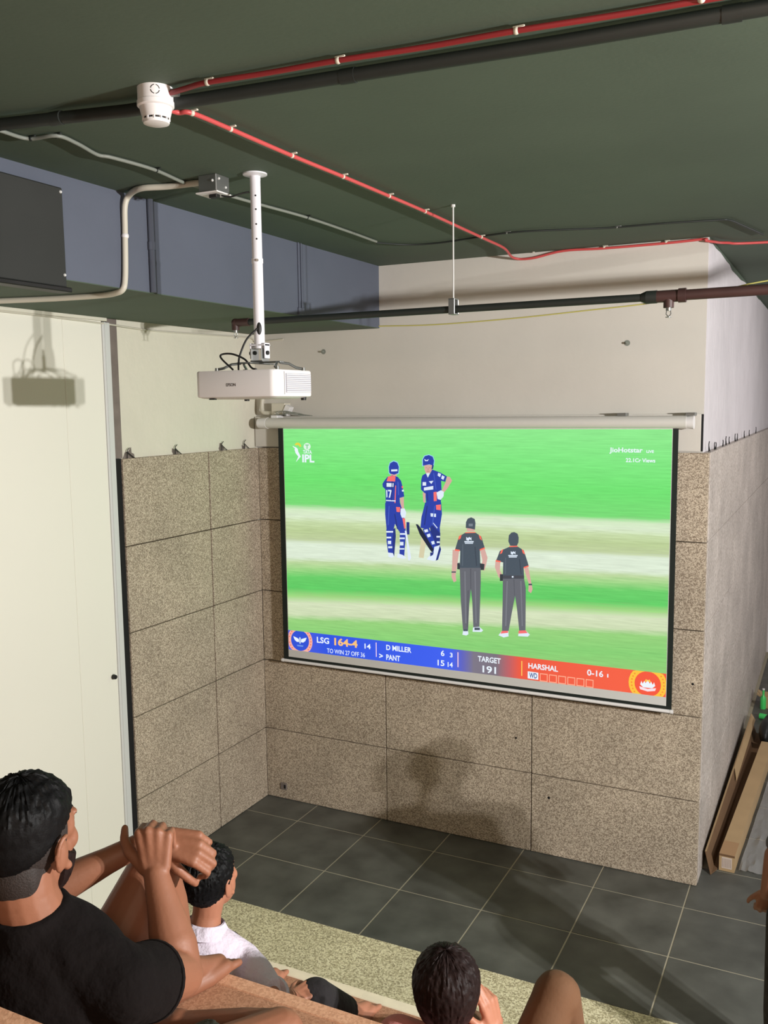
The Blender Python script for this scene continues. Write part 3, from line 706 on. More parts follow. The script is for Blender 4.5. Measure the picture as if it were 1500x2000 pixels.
figure('umpire_figure', [
    (SK, [(690, 800), (738, 812), (726, 900), (712, 990), (718, 1030), (698, 1040), (682, 1000), (686, 920)]), (CH, R4(682, 960, 714, 970)),
    (SK, [(892, 806), (924, 790), (946, 860), (936, 910), (922, 956), (898, 940), (908, 880)]),
    (SK, [(792, 634), (852, 640), (850, 668), (796, 668)]),
    (CH, [(786, 642), (788, 600), (800, 574), (826, 564), (852, 576), (858, 606), (854, 654), (818, 646)]), ((120, 130, 140), R4(808, 610, 838, 630)),
    (CH, [(780, 678), (858, 676), (900, 704), (926, 790), (890, 804), (894, 936), (742, 936), (746, 810), (706, 806), (736, 706)]),
    (OR, [(782, 674), (858, 672), (858, 678), (782, 680)]), (OR, [(736, 702), (756, 690), (748, 720), (732, 730)]), (OR, [(880, 690), (898, 704), (904, 734), (890, 722)]),
    (OR, [(706, 796), (742, 802), (742, 812), (706, 808)]), (OR, [(888, 798), (924, 784), (926, 794), (890, 808)]),
    (WH, [(790, 708), (802, 716), (812, 708), (824, 716), (828, 708), (828, 734), (816, 724), (806, 736), (790, 730)]), (WH, R4(776, 738, 844, 747)), (WH, R4(780, 750, 840, 757)),
    ((50, 56, 62), [(724, 900), (742, 896), (744, 946), (724, 944)]), ((50, 56, 62), [(890, 900), (924, 906), (920, 950), (892, 950)]),
    (TR, [(742, 934), (896, 934), (896, 1040), (886, 1372), (842, 1374), (834, 1180), (824, 1090), (812, 1200), (804, 1386), (766, 1388), (750, 1180)]),
    ((122, 124, 132), [(776, 960), (784, 960), (792, 1340), (782, 1340)]), ((122, 124, 132), [(850, 960), (858, 960), (866, 1340), (858, 1340)]), ((86, 88, 96), [(818, 940), (826, 940), (826, 1090), (820, 1090)]), ((86, 88, 96), [(800, 1100), (808, 1100), (800, 1370), (794, 1370)]), ((86, 98, 110), [(760, 760), (768, 760), (766, 920), (758, 920)]), ((60, 70, 82), [(850, 780), (858, 780), (870, 920), (862, 920)]),
    (WH, [(768, 1384), (802, 1384), (806, 1420), (790, 1430), (762, 1424)]), (CH, R4(768, 1384, 802, 1398)), (WH, [(840, 1370), (886, 1366), (914, 1392), (900, 1404), (836, 1402)]), (CH, R4(850, 1372, 890, 1390))],
    'taller umpire in charcoal seen from behind')
figure('umpire_figure', [
    (SK, [(1004, 880), (1040, 888), (1036, 950), (1056, 990), (1046, 1020), (1026, 1000), (1000, 930)]), ((50, 56, 62), R4(1036, 980, 1062, 1030)),
    (SK, [(1212, 936), (1244, 930), (1266, 1040), (1276, 1090), (1264, 1120), (1244, 1104), (1248, 1050)]), (CH, R4(1246, 1050, 1272, 1062)),
    (CH, [(1098, 740), (1102, 696), (1120, 676), (1142, 672), (1166, 684), (1174, 712), (1172, 748), (1160, 774), (1112, 772)]),
    (CH, [(1106, 780), (1166, 778), (1212, 806), (1248, 920), (1210, 934), (1214, 1016), (1058, 1016), (1060, 894), (1008, 882), (1036, 810)]),
    (OR, [(1106, 774), (1166, 772), (1166, 780), (1106, 782)]), (OR, [(1046, 806), (1062, 796), (1052, 826), (1036, 834)]), (OR, [(1196, 796), (1212, 808), (1220, 836), (1204, 826)]),
    (OR, [(1006, 876), (1042, 884), (1042, 894), (1006, 888)]), (OR, [(1210, 928), (1246, 916), (1248, 926), (1212, 938)]),
    (WH, [(1116, 812), (1128, 820), (1134, 812), (1144, 820), (1150, 810), (1150, 836), (1138, 826), (1130, 838), (1116, 832)]), (WH, R4(1098, 840, 1166, 848)), (WH, R4(1102, 851, 1160, 858)),
    (TR, [(1058, 1014), (1214, 1014), (1226, 1080), (1224, 1394), (1178, 1396), (1162, 1240), (1148, 1140), (1128, 1240), (1100, 1398), (1052, 1396), (1056, 1200)]),
    ((70, 72, 80), R4(1058, 990, 1214, 1012)), (WH, [(1124, 994), (1136, 994), (1136, 1006), (1124, 1006)]),
    ((122, 124, 132), [(1086, 1030), (1094, 1030), (1084, 1360), (1074, 1360)]), ((122, 124, 132), [(1186, 1030), (1194, 1030), (1204, 1360), (1196, 1360)]), ((86, 88, 96), [(1136, 1018), (1142, 1018), (1146, 1140), (1142, 1140)]), ((86, 98, 110), [(1074, 860), (1082, 860), (1080, 980), (1070, 980)]), ((60, 70, 82), [(1176, 870), (1184, 870), (1196, 980), (1188, 980)]),
    (WH, [(1050, 1396), (1098, 1396), (1100, 1436), (1064, 1444), (1026, 1428)]), (CORAL, [(1050, 1396), (1096, 1396), (1096, 1410), (1040, 1416)]),
    (WH, [(1174, 1394), (1224, 1392), (1256, 1424), (1240, 1438), (1170, 1434)]), (CORAL, [(1174, 1394), (1224, 1392), (1240, 1412), (1172, 1416)])],
    'shorter umpire in charcoal seen from behind')

# score bar
def bar_mat(name, stops):
    m = bpy.data.materials.new(name); m.use_nodes = True; nt = m.node_tree; b = nt.nodes['Principled BSDF']
    b.inputs['Base Color'].default_value = (.02, .02, .02, 1); b.inputs['Roughness'].default_value = .9; b.inputs['Specular IOR Level'].default_value = 0
    tc = nt.nodes.new('ShaderNodeTexCoord'); s = nt.nodes.new('ShaderNodeSeparateXYZ'); nt.links.new(tc.outputs['Object'], s.inputs[0])
    mr = nt.nodes.new('ShaderNodeMapRange'); mr.inputs[1].default_value = QX0 - 1.81; mr.inputs[2].default_value = QX1 - 1.81; nt.links.new(s.outputs[0], mr.inputs[0])
    r = nt.nodes.new('ShaderNodeValToRGB'); nt.links.new(mr.outputs[0], r.inputs[0]); cr = r.color_ramp
    while len(cr.elements) > 1: cr.elements.remove(cr.elements[0])
    for i, (p, c) in enumerate(stops):
        e = cr.elements[0] if i == 0 else cr.elements.new(p)
        e.position = p; e.color = (*lin(c), 1)
    nt.links.new(r.outputs[0], b.inputs['Emission Color']); b.inputs['Emission Strength'].default_value = 1
    return m
def fx(px, py): return (spt(px, py).x - QX0) / (QX1 - QX0)
f1, f2, f3, f4 = fx(895, 1285), fx(925, 1290), fx(985, 1300), fx(1015, 1305)
yb = YS - .0014
t = MB(); t.face([(QX0, yb, 1.351), (QX1, yb, 1.351), (QX1, yb, 1.514), (QX0, yb, 1.514)])
bar = t.build('score_bar', bar_mat('score_bar', [(0, (84, 96, 224)), (.12, (44, 84, 226)), (f1 - .02, (60, 96, 240)), (f1 + .012, (96, 100, 190)), (f2, (124, 118, 134)), (f3 - .02, (122, 112, 124)), (f3 + .012, (190, 96, 100)), (f4, (238, 88, 62)), (.9, (246, 96, 66)), (1, (244, 90, 62))]), scn)
yt = yb - .0004
mw = gm((236, 246, 255))
def stext(s, xl, xr, ytop, ybase, ybase_r, m=mw, bold=.026, dy=0):
    a = on(xl, ybase, 1, yt); c = on(xl, ytop, 1, yt); d = on(xr, ybase_r, 1, yt)
    return text(s, (a.x, d.x, a.z, c.z, yt - dy), 'y', 'lettering', m, bar, bold=bold)
def z5(x, y): return (540 + x / 3.75, 1200 + y / 3.75)
def T5(s, x0, yt0, yb0, x1, yb1, **k):
    a = z5(x0, yt0); b_ = z5(x0, yb0); c = z5(x1, yb1); return stext(s, a[0], c[0], a[1], b_[1], c[1], **k)
T5('LSG', 296, 163, 207, 386, 219)
T5('164-4', 424, 170, 226, 594, 246, m=gm((255, 196, 120)), bold=.035)
T5('14', 645, 213, 250, 690, 257)
T5('TO WIN 27 OFF 36', 370, 248, 280, 648, 316, bold=.006)
T5('D MILLER', 804, 222, 260, 988, 282)
T5('PANT', 804, 292, 332, 906, 343)
T5('>', 752, 286, 318, 780, 320, bold=.03)
T5('6', 1204, 262, 304, 1230, 308, bold=.02); T5('3', 1270, 280, 314, 1290, 317)
T5('15', 1180, 332, 374, 1230, 382, bold=.02); T5('14', 1254, 348, 384, 1291, 389)
S6 = 1500 / 430.0
def T6(s, x0, yt0, yb0, x1, yb1, **k):
    f = lambda x, y: (900 + x / S6, 1240 + y / S6)
    a = f(x0, yt0); b_ = f(x0, yb0); c = f(x1, yb1); return stext(s, a[0], c[0], a[1], b_[1], c[1], **k)
T6('TARGET', 116, 142, 180, 272, 199)
T6('191', 148, 208, 256, 240, 268, bold=.02)
T6('HARSHAL', 460, 190, 228, 662, 252)
T6('0-16', 860, 234, 276, 970, 290, bold=.02)
T6('1', 997, 266, 290, 1005, 293, bold=0)
def quad6(c, m, nm, dy=0.0):
    f = lambda x, y: (900 + x / S6, 1240 + y / S6)
    t = MB(); t.face([on(*f(x, y), 1, yt - dy) for x, y in c]); return t.build(nm, m, bar)
quad6([(456, 248), (528, 258), (528, 306), (456, 296)], mw, 'wide_marker')
T6('WD', 466, 256, 292, 520, 298, m=gm((70, 90, 150)), dy=.0003)
for k in range(6):
    x = 538 + k * 62.5; y = 260 + k * 8; l = []
    for (a, c) in (((0, 0), (54, 7)), ((54, 7), (54, 62)), ((54, 62), (0, 55)), ((0, 55), (0, 0))):
        l.append((a, c))
    t = MB(); f = lambda x_, y_: on(900 + x_ / S6, 1240 + y_ / S6, 1, yt)
    P0, P1 = f(x, y + 55), f(x + 54, y + 7)
    for (a, c, e, g) in ((P0.x, P1.x, P0.z, P0.z + .007), (P0.x, P1.x, P1.z - .007, P1.z), (P0.x, P0.x + .006, P0.z, P1.z), (P1.x - .006, P1.x, P0.z, P1.z)):
        t.face([(a, yt, e), (c, yt, e), (c, yt, g), (a, yt, g)])
    t.build('ball_box', gm((255, 170, 140)), bar)
for (px0, py0, py1, col) in ((735, 1255, 1283, (236, 206, 236)), (894.5, 1274, 1303, (246, 206, 226)), (1019, 1291, 1320, (250, 200, 90))):
    a = on(px0, py1, 1, yt); c = on(px0, py0, 1, yt); t = MB(); t.face([(a.x - .004, yt, a.z), (a.x + .004, yt, a.z), (a.x + .004, yt, c.z), (a.x - .004, yt, c.z)]); t.build('divider', gm(col), bar)
def disc(c, r, m, nm, dy, n=28, clip=(1.351, 1.514), xlim=(QX0, QX1), r0=0.0):
    t = MB(); pts = []
    for k in range(n):
        a = 2 * PI * k / n; pts.append((min(max(c.x + math.cos(a) * r, xlim[0]), xlim[1]), yt - dy, min(max(c.z + math.sin(a) * r, clip[0]), clip[1])))
    t.face(pts); return t.build(nm, m, bar)
# left team emblem: winged shield in a dotted ring
ce = on(586, 1251, 1, yt)
disc(ce, .118, gm((246, 176, 160)), 'emblem_ring', .0001); disc(ce, .086, gm((44, 80, 214)), 'emblem_disc', .0003)
for k in range(26):
    a = 2 * PI * k / 26; c = ce + V((math.cos(a) * .103, 0, math.sin(a) * .103))
    if 1.357 < c.z < 1.508 and c.x > QX0 + .01: disc(c, .006, gm((236, 110, 96)), 'ring_dot', .0005, n=8)
def epoly(c, pts, m, nm, dy, s=1.0):
    t = MB(); t.face([(c.x + x * s, yt - dy, c.z + z * s) for x, z in pts]); return t.build(nm, m, bar)
wing = [(.008, -.012), (.03, -.014), (.05, .0), (.064, .03), (.05, .026), (.03, .02), (.012, .012)]
epoly(ce, wing, mw, 'emblem_wing', .0006); epoly(ce, [(-x, z) for x, z in wing], mw, 'emblem_wing', .0006)
epoly(ce, [(-.008, .02), (0, .03), (.008, .02), (.006, -.02), (0, -.03), (-.006, -.02)], gm((200, 220, 240)), 'emblem_bat', .0007)
epoly(ce, [(-.032, -.038), (.032, -.038), (.026, -.05), (-.026, -.05)], gm((110, 150, 230)), 'emblem_ribbon', .0006)
# right team emblem: rising bird over a ribbon in a golden ring
cf = on(1265, 1336, 1, yt)
disc(cf, .128, gm((252, 196, 60)), 'emblem_ring', .0001); disc(cf, .088, gm((246, 86, 58)), 'emblem_disc', .0003)
for k in range(30):
    a = 2 * PI * k / 30; c = cf + V((math.cos(a) * .108, 0, math.sin(a) * .108))
    if 1.357 < c.z < 1.508 and c.x < QX1 - .01: disc(c, .006, gm((250, 140, 50)), 'ring_dot', .0005, n=8)
epoly(cf, [(-.05, -.008), (-.042, .018), (-.034, -.002), (-.022, .02), (-.014, .004), (0, .03), (.014, .004), (.022, .02), (.034, -.002), (.042, .018), (.05, -.008), (.03, -.026), (-.03, -.026)], mw, 'emblem_bird', .0006)
epoly(cf, [(-.022, .012), (-.012, .034), (0, .024), (.012, .034), (.022, .012), (0, .02)], gm((252, 200, 80)), 'emblem_crown', .0007)
epoly(cf, [(-.056, -.022), (0, -.034), (.056, -.022), (.05, -.042), (0, -.052), (-.05, -.042)], gm((250, 226, 232)), 'emblem_ribbon', .0007)

# league logo and stream caption
yl = YS - .0016
def ltext(s, xl, xr, ytop, ybot, ybr=None, bold=.024, m=mw):
    a = on(xl, ybot, 1, yl); c = on(xl, ytop, 1, yl); d = on(xr, ybr or ybot, 1, yl)
    return text(s, (a.x, d.x, a.z, c.z, yl), 'y', 'lettering', m, pic, bold=bold)
ltext('IPL', 590.5, 614, 887.5, 903, bold=.035)
ltext('TATA', 592, 609, 879, 886, bold=.03)
def z7(x, y): return (540 + x / 3.75, 830 + y / 3.75)
def lpoly(pts, m, nm):
    t = MB(); t.face([on(*z7(x, y), 1, yl) for x, y in pts]); return t.build(nm, m, pic)
lpoly([(132, 180), (140, 160), (156, 176), (160, 196), (178, 232), (142, 272), (160, 232), (140, 206)], mw, 'logo_batter')
lpoly([(118, 158), (122, 154), (152, 172), (146, 180)], mw, 'logo_bat')
lpoly([(132, 142), (146, 130), (164, 130), (178, 144), (182, 160), (170, 160), (158, 146), (140, 150)], gm((226, 214, 70)), 'logo_arc')
lpoly([(224 + 26 * math.cos(a), 158 + 26 * math.sin(a)) for a in [2 * PI * k / 20 for k in range(20)]], gm((220, 246, 226)), 'logo_disc')
t = MB(); t.face([on(*z7(x, y), 1, yl - .0003) for x, y in [(210, 144), (238, 144), (238, 150), (227, 150), (227, 176), (221, 176), (221, 150), (210, 150)]]); t.build('logo_letter', gm((110, 196, 130)), pic)
def z8(x, y): return (1100 + x / 3.75, 780 + y / 3.75)
def L8(s, x0, a, b_, x1, **k): p = z8(x0, a); q = z8(x1, b_); ltext(s, p[0], q[0], p[1], q[1], **k)
L8('JioHotstar', 338, 352, 398, 582); L8('LIVE', 610, 372, 392, 664, bold=.03); L8('22.1Cr Views', 458, 430, 460, 674)

# brackets and wires on top of the case at the left
jbx = thing('cable_box', 'small pale cable box with loose wires above the left end of the screen case', 'junction box', (.18, -.02, 3.25))
t = MB(); t.box((.17, -.05, 3.266), (.30, .038, 3.36), .004); t.build('box_body', m_beige, jbx)
t = MB(); t.box((.29, -.06, 3.262), (.34, .0, 3.34), .003, rot=M4.Rotation(.5, 3, 'Y')); t.build('box_lid', m_white, jbx)
t = MB(); t.tube(curve_pts([(.06, .0, 3.43), (.055, -.01, 3.34), (.07, -.02, 3.29), (.12, -.02, 3.28), (.18, -.02, 3.28)]), .017, 10); t.build('conduit_elbow', m_beige, jbx, True)
t = MB()
for k in range(6):
    a = random.uniform(.2, .42); t.tube(curve_pts([(.22 + .02 * k, -.06, 3.262), (a, -.09, 3.27 + random.uniform(0, .03)), (a + .08, -.08, 3.265 + random.uniform(0, .04)), (.46 + .02 * k, -.06, 3.258)]), .0025, 6)
t.build('loose_wires', m_grey, jbx, True)

# ------------------------------------------------------------------ corridor clutter at right
def obox(c0, c1, w_, h_, z0=0.0):
    """box along c0->c1 (ground points of its centre line), width w_, height h_: returns 8 corners"""
    c0 = V((c0[0], c0[1], 0)); c1 = V((c1[0], c1[1], 0)); d = (c1 - c0).normalized(); s = V((d.y, -d.x, 0)) * w_ / 2
    return [c0 - s + V((0, 0, z0)), c0 + s + V((0, 0, z0)), c1 + s + V((0, 0, z0)), c1 - s + V((0, 0, z0))], V((0, 0, h_)), d, s
fp, hv, dd, ss = obox((3.697, .30), (3.80, 2.75), .105, .125, .001)
cb = thing('long_carton', 'long closed cardboard carton lying on the corridor floor', 'box', (3.75, 1.5, 0))
t = MB(); t.prism(fp, hv); t.build('carton_body', m_card, cb)
mid = (fp[0] + fp[1]) / 2
t = MB(); t.prism([mid - ss * .66 + V((0, -.0015, .022)), mid + ss * .66 + V((0, -.0015, .022)), mid + ss * .66 + V((0, -.0015, .105)), mid - ss * .66 + V((0, -.0015, .105))], (0, .001, 0)); t.build('carton_label', mat('paper_label', (206, 190, 178), .8), cb)
t = MB()
for k in range(7):
    x_ = -.55 + k * .17; t.face([mid + ss * x_ + V((0, -.0022, .03)), mid + ss * (x_ + .06) + V((0, -.0022, .03)), mid + ss * (x_ + .06) + V((0, -.0022, .095)), mid + ss * x_ + V((0, -.0022, .095))])
t.build('label_print', mat('print_grey', (160, 140, 130), .8), cb)
e0 = [fp[0] + hv, fp[1] + hv]
t = MB(); t.prism([fp[0] + V((0, -.003, .112)), fp[1] + V((0, -.003, .112)), fp[1] + V((0, -.003, .126)), fp[0] + V((0, -.003, .126))], (0, .004, 0)); t.build('carton_flap', m_carddark, cb)
t = MB(); q0 = fp[0] + hv + dd * .22; q1 = fp[1] + hv + dd * .22
t.prism([q0 - dd * .22 + V((0, 0, .0008)), q1 - dd * .22 + V((0, 0, .0008)), q1 + V((0, 0, .0008)), q0 + V((0, 0, .0008))], (0, 0, .0006)); t.build('packing_tape', mat('brown_tape', (168, 132, 94), .4), cb)
oc = thing('opened_carton', 'opened cardboard carton flattened against the side wall, dark inside', 'box', (3.6, 1.5, 0))
t = MB(); t.prism([(3.60, .20, .002), (3.635, .30, .002), (3.735, 3.3, .002), (3.66, 3.3, .002)], (0, 0, .006)); t.build('carton_floor', m_carddark, oc)
t = MB(); t.prism([(3.60, .20, .004), (3.66, 3.3, .004), (3.60, 3.3, .17), (3.555, .24, .15)], (.005, 0, .003)); t.build('carton_wall', m_carddark, oc)
t = MB(); t.prism([(3.555, .24, .15), (3.60, 3.3, .17), (3.614, 3.3, .172), (3.566, .24, .153)], (0, 0, .004)); t.build('carton_edge', m_card, oc)
t = MB(); t.prism([(3.585, 1.9, .168), (3.6, 3.4, .172), (3.64, 3.4, .11), (3.62, 1.75, .10)], (.004, 0, .003)); t.build('carton_flap', m_card, oc)
# clear plastic sheet: crumpled film
mp_ = bpy.data.materials.new('clear_film'); mp_.use_nodes = True; nb = mp_.node_tree.nodes['Principled BSDF']
nb.inputs['Base Color'].default_value = (.86, .85, .84, 1); nb.inputs['Roughness'].default_value = .14; nb.inputs['Transmission Weight'].default_value = .78; nb.inputs['IOR'].default_value = 1.2
t = MB(); nx, ny = 14, 50; grid = []
for i in range(nx):
    row = []
    for j in range(ny):
        u, v_ = i / (nx - 1), j / (ny - 1)
        x = 3.775 + .10 * v_ + u * .20; y = .32 + v_ * 2.2
        z = .012 + .016 * abs(noise.noise(V((u * 2.5, v_ * 11, 1.7)))) + .022 * abs(noise.noise(V((u * 5 + v_ * 4, v_ * 6, 9.1)))) ** 1.5 + .006 * random.random()
        row.append(t.bm.verts.new((x, y, z)))
    grid.append(row)
for i in range(nx - 1):
    for j in range(ny - 1): t.bm.faces.new((grid[i][j], grid[i + 1][j], grid[i + 1][j + 1], grid[i][j + 1]))
o = t.build('plastic_sheet', mp_, None, True); tag(o, 'crumpled clear plastic film beside the long carton', 'plastic sheet')
bq = on(1497, 1428, 2, .12)
tag(MB().ball(bq, (.07, .22, .12)).ball(bq + V((.04, .12, .05)), (.08, .14, .09)).build('black_bag', m_black, None, True), 'black bag slumped on the floor behind the long carton', 'bag')
remesh(bpy.data.objects['black_bag'], .012, 5)
mg = mat('green_glass', (70, 200, 100), .2)
g1_ = on(1490, 1384, 2, 0)
gb = thing('green_bottle', 'upright green bottle by the wall at the far end of the corridor clutter', 'bottle', g1_)
MB().tube([g1_, g1_ + ZUP * .12, g1_ + ZUP * .15, g1_ + ZUP * .21], [.03, .03, .012, .011], 14).build('bottle_body', mg, gb, True)
MB().cyl(g1_ + ZUP * .21, g1_ + ZUP * .225, .013, .013, 12).build('bottle_cap', m_white, gb, True)
g2_ = on(1484, 1398, 2, .032)
gb2 = thing('green_bottle', 'green bottle lying on its side in front of the upright one', 'bottle', (g2_.x, g2_.y, 0))
MB().tube([g2_, g2_ + V((.11, -.03, 0)), g2_ + V((.14, -.04, 0)), g2_ + V((.19, -.05, 0))], [.03, .03, .012, .011], 14).build('bottle_body', mg, gb2, True)
MB().cyl(g2_ + V((.19, -.05, 0)), g2_ + V((.205, -.054, 0)), .013, .013, 12).build('bottle_cap', m_white, gb2, True)
g3_ = on(1516, 1381, 2, 0)
sc_ = thing('small_carton', 'small open cardboard box beside the green bottles', 'box', g3_)
for (a, c) in (((-.13, -.1, 0), (.13, .1, .006)), ((-.13, -.1, 0), (.13, -.094, .13)), ((-.13, .094, 0), (.13, .1, .13)), ((-.13, -.1, 0), (-.124, .1, .13)), ((.124, -.1, 0), (.13, .1, .13))):
    MB().box(g3_ + V(a), g3_ + V(c)).build('carton_side', m_card, sc_)
MB().box(g3_ + V((-.2, -.1, .126)), g3_ + V((-.124, .1, .131)), rot=M4.Rotation(.5, 3, 'Y')).build('carton_flap', m_card, sc_)
# ------------------------------------------------------------------ people
from mathutils import noise
Fh = V((FWD.x, FWD.y, 0)).normalized(); Rh = V((RGT.x, RGT.y, 0)).normalized(); ZU = V((0, 0, 1))
m_skin = mat('skin', (134, 87, 64), .55, var=.06, vscale=14, bump=.05, bscale=120)
m_skin2 = mat('skin_fair', (164, 109, 84), .55, var=.05, vscale=14, bump=.05, bscale=120)
def hairmat(name, c):
    m = mat(name, c, .55, var=.3, vscale=90, bump=.12, bscale=260, spec=.12); return m
m_hair = hairmat('hair_black', (12, 12, 13)); m_hair2 = hairmat('hair_brown', (30, 20, 19)); m_fade = mat('stubble', (36, 28, 25), .7, var=.3, vscale=180, bump=.3, bscale=300)
m_lip = mat('lips', (150, 84, 76), .5); m_eye = mat('eye_white', (226, 220, 212), .25); m_iris = mat('iris', (34, 22, 16), .2)
def frame(fwd, up=ZU):
    f = V(fwd).normalized(); r = f.cross(V(up)).normalized(); u = r.cross(f).normalized()
    return M4((r, f, u)).transposed()
def head_flesh(b, c, Rm, s):
    L = lambda x, y, z: V(c) + Rm @ V((x, y, z)) * s
    E_ = lambda p, r: b.ball(L(*p), tuple(k * s for k in r), rot=Rm, seg=24, rings=16)
    E_((0, -.012, .028), (.074, .094, .088)); E_((0, .026, -.045), (.057, .064, .072)); E_((0, .05, -.092), (.030, .030, .026))
    E_((0, .055, .012), (.060, .030, .050)); E_((.032, .068, -.022), (.024, .020, .026)); E_((-.032, .068, -.022), (.024, .020, .026))
    b.cap(L(0, .078, .012), L(0, .100, -.026), .009 * s, .014 * s, 10); b.ball(L(.011, .094, -.030), .009 * s, seg=8, rings=6); b.ball(L(-.011, .094, -.030), .009 * s, seg=8, rings=6)
    E_((.03, .076, .030), (.026, .012, .008)); E_((-.03, .076, .030), (.026, .012, .008))
    E_((0, .084, -.056), (.022, .012, .008)); E_((0, .082, -.068), (.019, .012, .008))
    for sx in (-1, 1):
        E_((sx * .031, .0765, .0135), (.0165, .0115, .0065)); E_((sx * .031, .076, -.0040), (.0155, .0105, .0060))
        rot = Rm @ M4.Rotation(sx * .35, 3, 'Z') @ M4.Rotation(-.12, 3, 'X')
        b.ball(L(sx * .078, -.006, -.012), (.010 * s, .020 * s, .030 * s), rot=rot, seg=14, rings=10)
        pts = [L(sx * (.084 + .006 * math.sin(a)), -.010 - .022 * math.cos(a - .3), -.008 + .034 * math.sin(a - .3)) for a in [-.9 + k * .42 for k in range(8)]]
        b.chain(pts, [.0055 * s] * 8, 8)
        b.ball(L(sx * .078, .006, -.040), .010 * s, seg=10, rings=8)
def head_parts(root, c, Rm, s):
    L = lambda x, y, z: V(c) + Rm @ V((x, y, z)) * s
    for sx in (-1, 1):
        e = MB().ball(L(sx * .031, .0745, .006), .0115 * s, seg=14, rings=10).build('eye', m_eye, root, True)
        MB().ball(L(sx * .031, .0805, .006), (.0068 * s, .0062 * s, .0068 * s), rot=Rm, seg=10, rings=8).build('iris', m_iris, e, True)
        MB().tube([L(sx * .014, .090, .026), L(sx * .032, .089, .031), L(sx * .05, .078, .026)], [.003 * s, .004 * s, .002 * s], 8).build('eyebrow', m_hair, root, True)
    MB().ball(L(0, .090, -.0575), (.020 * s, .008 * s, .0045 * s), rot=Rm, seg=14, rings=8).ball(L(0, .088, -.067), (.017 * s, .008 * s, .005 * s), rot=Rm, seg=14, rings=8).build('lips', m_lip, root, True)
def shell(root, name, m, c, Rm, s, centre, radii, thick, mask, inset=.010, rough=.25, nsc=9.0, seg=150, rings=76):
    t = MB(); g = bmesh.ops.create_uvsphere(t.bm, u_segments=seg, v_segments=rings, radius=1)
    for v in g['verts']:
        d = v.co.copy(); d2 = d + V((0, 0, .07 * noise.noise(d * 11))); mk = min(1, max(0, mask(d2)))
        nn = noise.noise(V((d.x * nsc, d.y * nsc * .6, d.z * nsc * .6))) + .6 * noise.noise(V((d.x * nsc * 3, d.y * nsc, d.z * nsc)))
        ph = math.atan2(d.x, d.y + .25 * (1 - d.z)); nn += .9 * noise.noise(V((ph * 17, d.z * 2.2, 3.1))) * (1 if thick(d) > .004 else 0)
        off = mk * thick(d) * (1 + rough * nn) - (1 - mk) * inset
        n = V((d.x / radii[0], d.y / radii[1], d.z / radii[2])).normalized()
        p = V((d.x * radii[0], d.y * radii[1], d.z * radii[2])) + n * off
        v.co = V(c) + Rm @ (p + V(centre)) * s
    return t.build(name, m, root, True)
def sm(x, a, b): t = min(1, max(0, (x - a) / (b - a))); return t * t * (3 - 2 * t)
def hand(b, wrist, dirn, back, thumb, curl, s=1.0, spread=.06, thumb_out=.8, tcurl=.3):
    """five separate fingers on a palm. back = direction the back of the hand faces, thumb=+1/-1 side of the thumb"""
    d = V(dirn).normalized(); n = (V(back) - d * V(back).dot(d)).normalized(); sd = d.cross(n).normalized() * thumb
    W_ = V(wrist); K = []
    for k in range(4):
        o = (1.5 - k) * .0205 * s
        kn = W_ + d * ((.088, .091, .086, .077)[k] * s) + sd * o + n * ((.0, .004, .002, -.003)[k] * s)
        b.cap(W_ + sd * o * .62 + d * .012 * s, kn, .0140 * s, .0112 * s, 10); K.append(kn)
    b.chain([K[0] - n * .006 * s - d * .01 * s, K[3] - n * .006 * s - d * .01 * s], [.009 * s, .009 * s], 10)
    b.ball(W_ + d * .045 * s - n * .008 * s, (.030 * s, .030 * s, .015 * s), rot=M4((sd, d, n)).transposed(), seg=14, rings=10)
    LN = ((.044, .026, .021), (.048, .030, .022), (.044, .028, .022), (.034, .021, .019))
    for k in range(4):
        p = K[k]; c = curl[k] if isinstance(curl[0], (list, tuple)) else curl
        a = 0; pts = [p]; dd_ = (d + sd * (1.5 - k) * spread).normalized(); ax = sd
        for j in range(3):
            a += c[j]; v = dd_ * math.cos(a) - n * math.sin(a); p = p + v * LN[k][j] * s; pts.append(p)
        r0 = (.0092, .0096, .0092, .0080)[k] * s
        b.chain(pts, [r0 * 1.08, r0, r0 * .93, r0 * .8], 10)
    tb = W_ + d * .022 * s + sd * .024 * s - n * .006 * s
    v1 = (d * .75 + sd * thumb_out - n * tcurl * .6).normalized(); p1 = tb + v1 * .044 * s
    v2 = (d * .9 + sd * thumb_out * .45 - n * tcurl).normalized(); p2 = p1 + v2 * .032 * s
    v3 = (d * 1.0 + sd * thumb_out * .1 - n * tcurl * 1.5).normalized(); p3 = p2 + v3 * .026 * s
    b.chain([tb - d * .01 * s, p1, p2, p3], [.0165 * s, .0125 * s, .0105 * s, .0085 * s], 10)
def foot(b, ankle, toe_dir, s=1.0, zf=None):
    a = V(ankle); d = V((toe_dir[0], toe_dir[1], 0)).normalized(); sd = V((d.y, -d.x, 0))
    zf = a.z - .07 * s if zf is None else zf
    g = lambda f, l, h: V((a.x, a.y, zf)) + d * f * s + sd * l * s + ZU * h * s
    b.ball(g(-.045, 0, .032), (.032 * s, .034 * s, .032 * s), seg=12, rings=8)
    b.chain([a, g(.06, .0, .045), g(.125, 0, .026)], [.040 * s, .034 * s, .026 * s], 12)
    b.chain([g(-.04, 0, .028), g(.06, .022, .024), g(.125, .026, .022)], [.030 * s, .028 * s, .023 * s], 12)
    b.chain([g(-.04, 0, .028), g(.06, -.014, .022), g(.12, -.024, .02)], [.028 * s, .024 * s, .020 * s], 12)
    for k in range(5):
        l = .034 - .0165 * k; f = (.175, .172, .165, .155, .142)[k]; r = (.0135, .0095, .009, .0088, .0082)[k]
        b.chain([g(.12, l * .95, .018), g(f - .02, l, .016), g(f, l, .012)], [r * s, r * s, r * .9 * s], 10)
